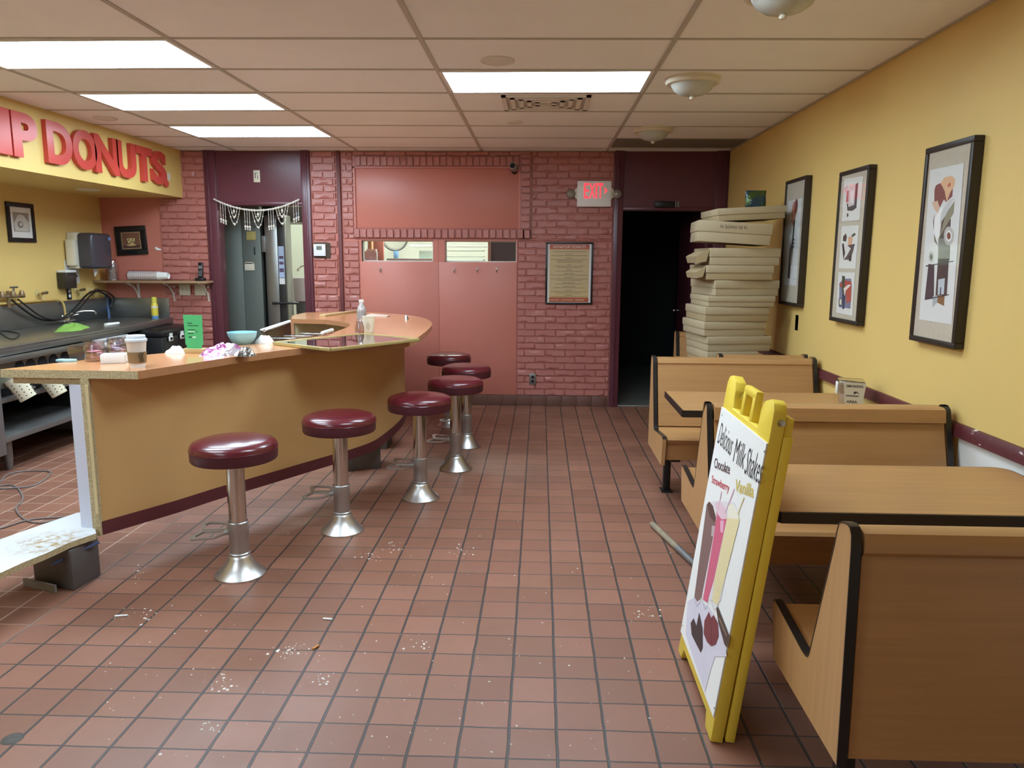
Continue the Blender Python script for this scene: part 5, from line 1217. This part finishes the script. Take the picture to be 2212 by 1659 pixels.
for i in range(4): A.line(pp.hit(*c5(300+i*24, 1500)), pp.hit(*c6(228+i*11, 330)), .002, (166, 136, 132)); A.line(pp.hit(*c5(392+i*20, 1480)), pp.hit(*c6(292+i*14, 380)), .002, (240, 160, 186)); A.line(pp.hit(*c5(470+i*22, 1480)), pp.hit(*c6(366+i*14, 390)), .002, (244, 234, 196))
for a in ((218, 400), (282, 420), (355, 430)): A.line(pp.hit(*c6(a[0], a[1])), pp.hit(*c6(a[0]+20, a[1]+70)), .003, (176, 168, 186)); A.line(pp.hit(*c6(a[0]+55, a[1]+15)), pp.hit(*c6(a[0]+22, a[1]+70)), .003, (190, 182, 196))
lay([c6(192, 600), c6(215, 560), c6(238, 620), c6(258, 515), c6(285, 640), c6(285, 790), c6(270, 828), c6(235, 760), c6(200, 690)], (72, 52, 50))
lay([c6(300, 580), c6(335, 510), c6(352, 560), c6(372, 535), c6(405, 600), c6(410, 700), c6(385, 765), c6(352, 778), c6(320, 745), c6(293, 680)], (128, 56, 60)); A.line(pp.hit(*c6(352, 570)), pp.hit(*c6(352, 770)), .004, (78, 36, 42))
lay([c6(392, 485), c6(405, 470), c6(495, 700), c6(490, 745), c6(478, 795), c6(455, 760), c6(410, 600)], (84, 62, 52)); A.line(pp.hit(*c6(415, 560)), pp.hit(*c6(475, 700)), .006, (150, 124, 104))
for q in (c5(458, 440), c5(803, 738), c6(128, 620), c6(376, 1262)): a, b = pp.hit(*q); A.ell(a, b, .004, .004, (60, 58, 56), n=10)
A.done('print', pst)

# ================================================================= FLOOR THINGS
a = PZ(1409, 1132, .018); bq = PZ(1497, 1215, .018)
d = (bq-a); e = bq + d*.35
t = thing('wooden_pole', 'old pole with a metal tip lying on the floor behind the sign', 'pole', (a.x, a.y, 0))
a.z = .018; bq.z = .018; e.z = .018; mid = a.lerp(bq, .66)
bm = B(); tube(bm, [a, mid], .0165, 14); obj('handle', bm, M('weathered_wood', (150, 134, 108), .8, var=.25, vs=30), t, world=True)
bm = B(); tube(bm, [mid, mid.lerp(e, .1), e], [.019, .0165, .0165], 14); obj('metal_sleeve', bm, m_steel2, t, world=True)
def butt(label, px, py, rz, c1, c2, L=.036):
    p = PZ(px, py, 0); t = thing('cigarette_butt', label, 'cigarette butt', (p.x, p.y, 0), rz)
    bm = B(); tube(bm, [(-L/2, 0, .0042), (L*.15, 0, .0042)], .0042, 10); obj('paper', bm, c1, t)
    bm = B(); tube(bm, [(L*.15, 0, .0042), (L/2, 0, .0042)], .0044, 10); obj('filter', bm, c2, t)
butt('white cigarette butt on the floor left of the nearest stool', 262, 1332, .2, m_white, m_white, .05); butt('white cigarette butt on the floor at centre', 708, 1339, -.1, m_white, m_white, .04)
butt('orange filter cigarette butt on a grout line', 682, 1400, 1.1, M('orange_filter', (222, 150, 70), .8), M('orange_filter', (222, 150, 70), .8), .032)
# floor drain spot at the left edge
p = PZ(27, 1596, 0); t = thing('floor_drain', 'small dark round floor plug at the lower left', 'drain', (p.x, p.y, 0))
bm = B(); lathe(bm, [(0, .003), (.016, .003), (.03, .0015), (.032, 0), (0, 0)], seg=20); obj('plug', bm, M('grey_grime', (84, 78, 72), .7, var=.3, vs=60), t)
# extension cord behind the counter
bm = B()
cp = [(-20, 1058), (0, 1042), (14, 1023), (60, 1016), (105, 1017), (113, 1022), (85, 1045), (60, 1052), (0, 1056), (-20, 1055), (0, 1048), (33, 1047), (50, 1070), (48, 1085), (33, 1095), (38, 1110), (60, 1127), (90, 1130), (120, 1124)]
tube(bm, smooth([PZ(a, b, .006) for a, b in cp], 2), .005, 8); tube(bm, smooth([PZ(a, b, .006) for a, b in ((-20, 1146), (0, 1142), (60, 1122), (110, 1118), (140, 1117))], 2), .005, 8)
one('extension_cord', bm, M('grey_cord', (128, 118, 114), .5), 'grey cord looped on the tile floor behind the counter', 'cord')
# crumbs
bm = B(); rnd = random.Random(11)
for i in range(420):
    if i < 230: px, py = rnd.uniform(200, 1500), rnd.uniform(1120, 1640)
    else:
        cxy = rnd.choice(((310, 1330), (480, 1480), (620, 1410), (800, 1200), (900, 1390), (455, 1575), (1000, 1190), (1390, 1325), (300, 1238), (860, 1180), (640, 1405), (690, 1470))); px, py = rnd.gauss(cxy[0], 16), rnd.gauss(cxy[1], 8)
    p = PZ(px, py, 0); r = rnd.choice((.0012, .0016, .002, .0032)) * (2.0 if i >= 230 else 1.3)
    k = 5; vs = [bm.verts.new((p.x + r*rnd.uniform(.5, 1.3)*math.cos(2*PI*j/k), p.y + r*rnd.uniform(.5, 1.6)*math.sin(2*PI*j/k), .0004)) for j in range(k)]; vb = bm.verts.new((p.x, p.y, .0004 + r*.5))
    for j in range(k): bm.faces.new((vs[j], vs[(j+1) % k], vb))
o = one('floor_crumbs', bm, M('crumbs', (222, 214, 204), .8, var=.1, vs=50), 'white crumbs and grit scattered over the tile floor', 'crumbs', origin=(0, 3, 0)); o['kind'] = 'stuff'

# ================================================================= KITCHEN BEYOND
m_cool = M('grey_green_cooler_panel', (112, 120, 112), .45, .25, var=.04)
t = thing('walk_in_cooler', 'grey green steel cooler wall filling the left doorway', 'cooler', (-3.6, 8.3, 0))
q0 = PY(455, 600, 8.25); q1 = PY(527, 600, 8.25); q2 = PY(567, 600, 8.25)
bm = B(); box(bm, -4.3, q1.x-.004, 8.25, 8.33, 0, 2.3, r=.003); obj('side_panel', bm, m_cool, t, world=True)
bm = B(); box(bm, q1.x, q2.x, 8.245, 8.33, 0, 2.3, r=.004); dr = obj('door_panel', bm, m_cool, t, world=True)
bm = B(); box(bm, q1.x+.02, q2.x+.12, 8.44, 8.47, 0, 2.3); obj('rear_panel', bm, M('dark_steel', (52, 50, 48), .5, .4), t, world=True)  # added dark sheet, supplies the shade in the gap beside the refrigerator
bm = B(); a = PY(532, 500, 8.24); box(bm, a.x, a.x+.10, 8.238, 8.244, a.z-.09, a.z+.0, r=.001); obj('warning_sticker', bm, M('yellow_sticker', (196, 180, 96), .5, var=.2, vs=60), dr, world=True)
bm = B(); a = PY(527, 574, 8.24); box(bm, a.x+.01, a.x+.115, 8.235, 8.244, a.z-.05, a.z+.02, r=.002); tube(bm, [(a.x+.02, 8.23, a.z+.02), (a.x+.03, 8.22, a.z+.035), (a.x+.1, 8.22, a.z+.035), (a.x+.11, 8.23, a.z+.02)], .005); obj('latch_plate', bm, m_ivory, dr, world=True)
bm = B(); a = PY(550, 542, 8.24); box(bm, a.x-.005, a.x+.005, 8.235, 8.244, a.z-.04, a.z+.04); obj('key_slot', bm, m_black, dr, world=True)
t = thing('steel_refrigerator', 'stainless refrigerator with a blue and white instruction strip', 'refrigerator', (-3.0, 8.4, 0))
r0 = PY(574, 600, 8.22); r1 = PY(619, 600, 8.22)
bm = B(); box(bm, r0.x+.005, r1.x, 8.24, 8.43, .06, 1.93, r=.008); obj('body', bm, m_steel, t, world=True)
bm = B(); box(bm, r0.x+.01, PY(603, 600, 8.22).x, 8.21, 8.24, .1, 1.9, r=.006); dr = obj('door', bm, m_steel, t, world=True)
bm = B(); a = PY(603, 600, 8.2).x; b = PY(617, 600, 8.2).x; box(bm, a, b, 8.195, 8.24, .1, 1.9, r=.004); ct = obj('control_column', bm, M('dark_steel', (52, 50, 48), .5, .4), t, world=True)
bm = B(); z0, z1 = PY(610, 600, 8.19).z, PY(610, 532, 8.19).z; box(bm, a+.006, b-.006, 8.190, 8.196, z0, z1); box(bm, a+.012, b-.012, 8.188, 8.191, z0+.06, z0+.10, 1); box(bm, a+.012, b-.012, 8.188, 8.191, z0+.14, z0+.17, 1); box(bm, a+.012, b-.012, 8.188, 8.191, z0+.20, z0+.23, 1); obj('instruction_strip', bm, [M('blue_white_strip', (176, 196, 224), .4), M('strip_ink', (90, 70, 96), .5)], ct, world=True)
bm = B(); z0, z1 = PY(610, 614, 8.19).z, PY(610, 600, 8.19).z; box(bm, a+.006, b-.006, 8.190, 8.196, z0, z1-.005); obj('label', bm, m_white, ct, world=True)
bm = B(); a = PY(590, 655, 8.15); b = PY(646, 655, 8.15); tube(bm, [(a.x, 8.15, a.z), (b.x, 8.15, b.z)], .012); box(bm, a.x-.01, a.x+.02, 8.14, 8.22, a.z-.014, a.z+.014, r=.004); obj('handle', bm, m_black, t, world=True)
bm = B(); a = PY(572, 520, 8.2); box(bm, a.x-.035, a.x+.01, 8.19, 8.23, a.z-.12, a.z+.05, r=.003); obj('hinge', bm, m_steel2, t, world=True)
t = thing('extractor_hood', 'steel extractor hood seen through the left doorway', 'hood', (-2.8, 9.4, 1.8)); bm = B(); a = PY(586, 448, 9.2); b = PY(690, 480, 9.2); prism(bm, [(9.2, b.z), (9.9, b.z), (9.9, a.z+.35), (9.4, a.z+.35), (9.2, b.z+.12)], a.x, b.x, 'x'); obj('canopy', bm, m_steel2, t, world=True)
bm = B(); a = PY(643, 467, 9.19); box(bm, a.x-.015, a.x+.015, 9.19, 9.2, a.z-.04, a.z+.04); obj('sticker', bm, M('blue_sticker', (140, 160, 220), .5), t, world=True)
t = thing('utility_sink', 'white enamel sink unit seen through the left doorway', 'sink', (-2.7, 9.3, 0))
a = PY(632, 600, 8.9); b = PY(700, 652, 8.9); bm = B(); box(bm, a.x, b.x, 8.9, 9.5, b.z, a.z, r=.01); obj('basin', bm, m_white, t, world=True)
bm = B(); box(bm, a.x+.02, b.x-.02, 8.93, 9.45, 0, b.z, r=.004); obj('stand', bm, m_steel2, t, world=True)
bm = B(); tube(bm, smooth([(a.x+.1, 9.3, a.z), (a.x+.1, 9.3, a.z+.13), (a.x+.03, 9.15, a.z+.13), (a.x+.0, 9.1, a.z+.08)], 2), .013); lathe(bm, [(0, 0), (.05, 0), (.055, .05), (.03, .09), (0, .1)], (a.x+.2, 9.1, a.z), 16); obj('tap', bm, m_chrome, t, world=True)
# behind the hatch windows
def kb(name, label, cat, x0p, x1p, y0p, y1p, y, d, mat, r=.004, group=None):
    a = PY(x0p, y0p, y); b = PY(x1p, y1p, y); bm = B(); box(bm, a.x, b.x, y, y+d, min(a.z, b.z), max(a.z, b.z), r=r)
    return one(name, bm, mat, label, cat, group)
m_kst = M('pale_kitchen_metal', (186, 200, 192), .35, .2)
kb('post', 'wooden post behind the left hatch window', 'post', 794, 803, 515, 545, 8.9, .1, wood('kitchen_post', (214, 160, 100)), .002)
kb('wall_panel', 'red panel behind the left hatch window', 'panel', 803, 829, 505, 580, 9.3, .05, m_red, .002)
kb('papers_box', 'stack of printed papers behind the left hatch window', 'papers', 783, 814, 543, 575, 8.3, .06, M('printed_papers', (206, 208, 214), .6, var=.3, vs=50), .002)
kb('white_carton', 'white carton on top of the papers behind the left hatch window', 'carton', 791, 812, 538, 544, 8.32, .06, m_white, .002)
kb('carton', 'blue and white carton behind the left hatch window', 'carton', 850, 859, 542, 560, 9.6, .08, M('blue_carton', (120, 172, 220), .5), .002)
bm = B(); a = PY(853, 513, 10.6); tube(bm, [(a.x + .17*math.cos(2*PI*k/40), 10.6, a.z + .17*math.sin(2*PI*k/40)) for k in range(40)], .016, 8, closed=True)
one('wall_ring', bm, m_steel2, 'large metal ring on the kitchen wall behind the hatch', 'ring')
kb('kitchen_shelf', 'white shelf behind the left hatch window', 'shelf', 884, 930, 529, 533, 9.9, .25, m_white, .002)
kb('steel_box', 'steel box behind the left hatch window', 'box', 905, 934, 541, 560, 9.2, .3, m_kst)
kb('work_table', 'steel work table top behind the left hatch window', 'table', 835, 934, 558, 600, 8.7, .6, m_kst)
for i, (ya, yb) in enumerate(((531, 533), (540, 542.5), (553, 555.5), (560, 575))):
    kb('kitchen_rack_shelf', 'white rack shelf behind the right hatch window, %s' % ('topmost', 'second from top', 'third from top', 'lowest')[i], 'shelf', 964, 1043 if i else 1050, ya, yb, 9.6, .4, m_white if i == 0 else m_kst, .002, 'rack shelves behind the right hatch window')
kb('dark_cabinet', 'dark cabinet behind the right hatch window', 'cabinet', 1059, 1130, 505, 600, 9.0, .3, M('dark_kitchen_cabinet', (62, 64, 62), .5), .004)
kb('cabinet_edge', 'tan panel edge beside the dark kitchen cabinet', 'panel', 1054, 1060, 505, 600, 8.95, .3, M('tan_edge', (168, 150, 130), .6), .002)
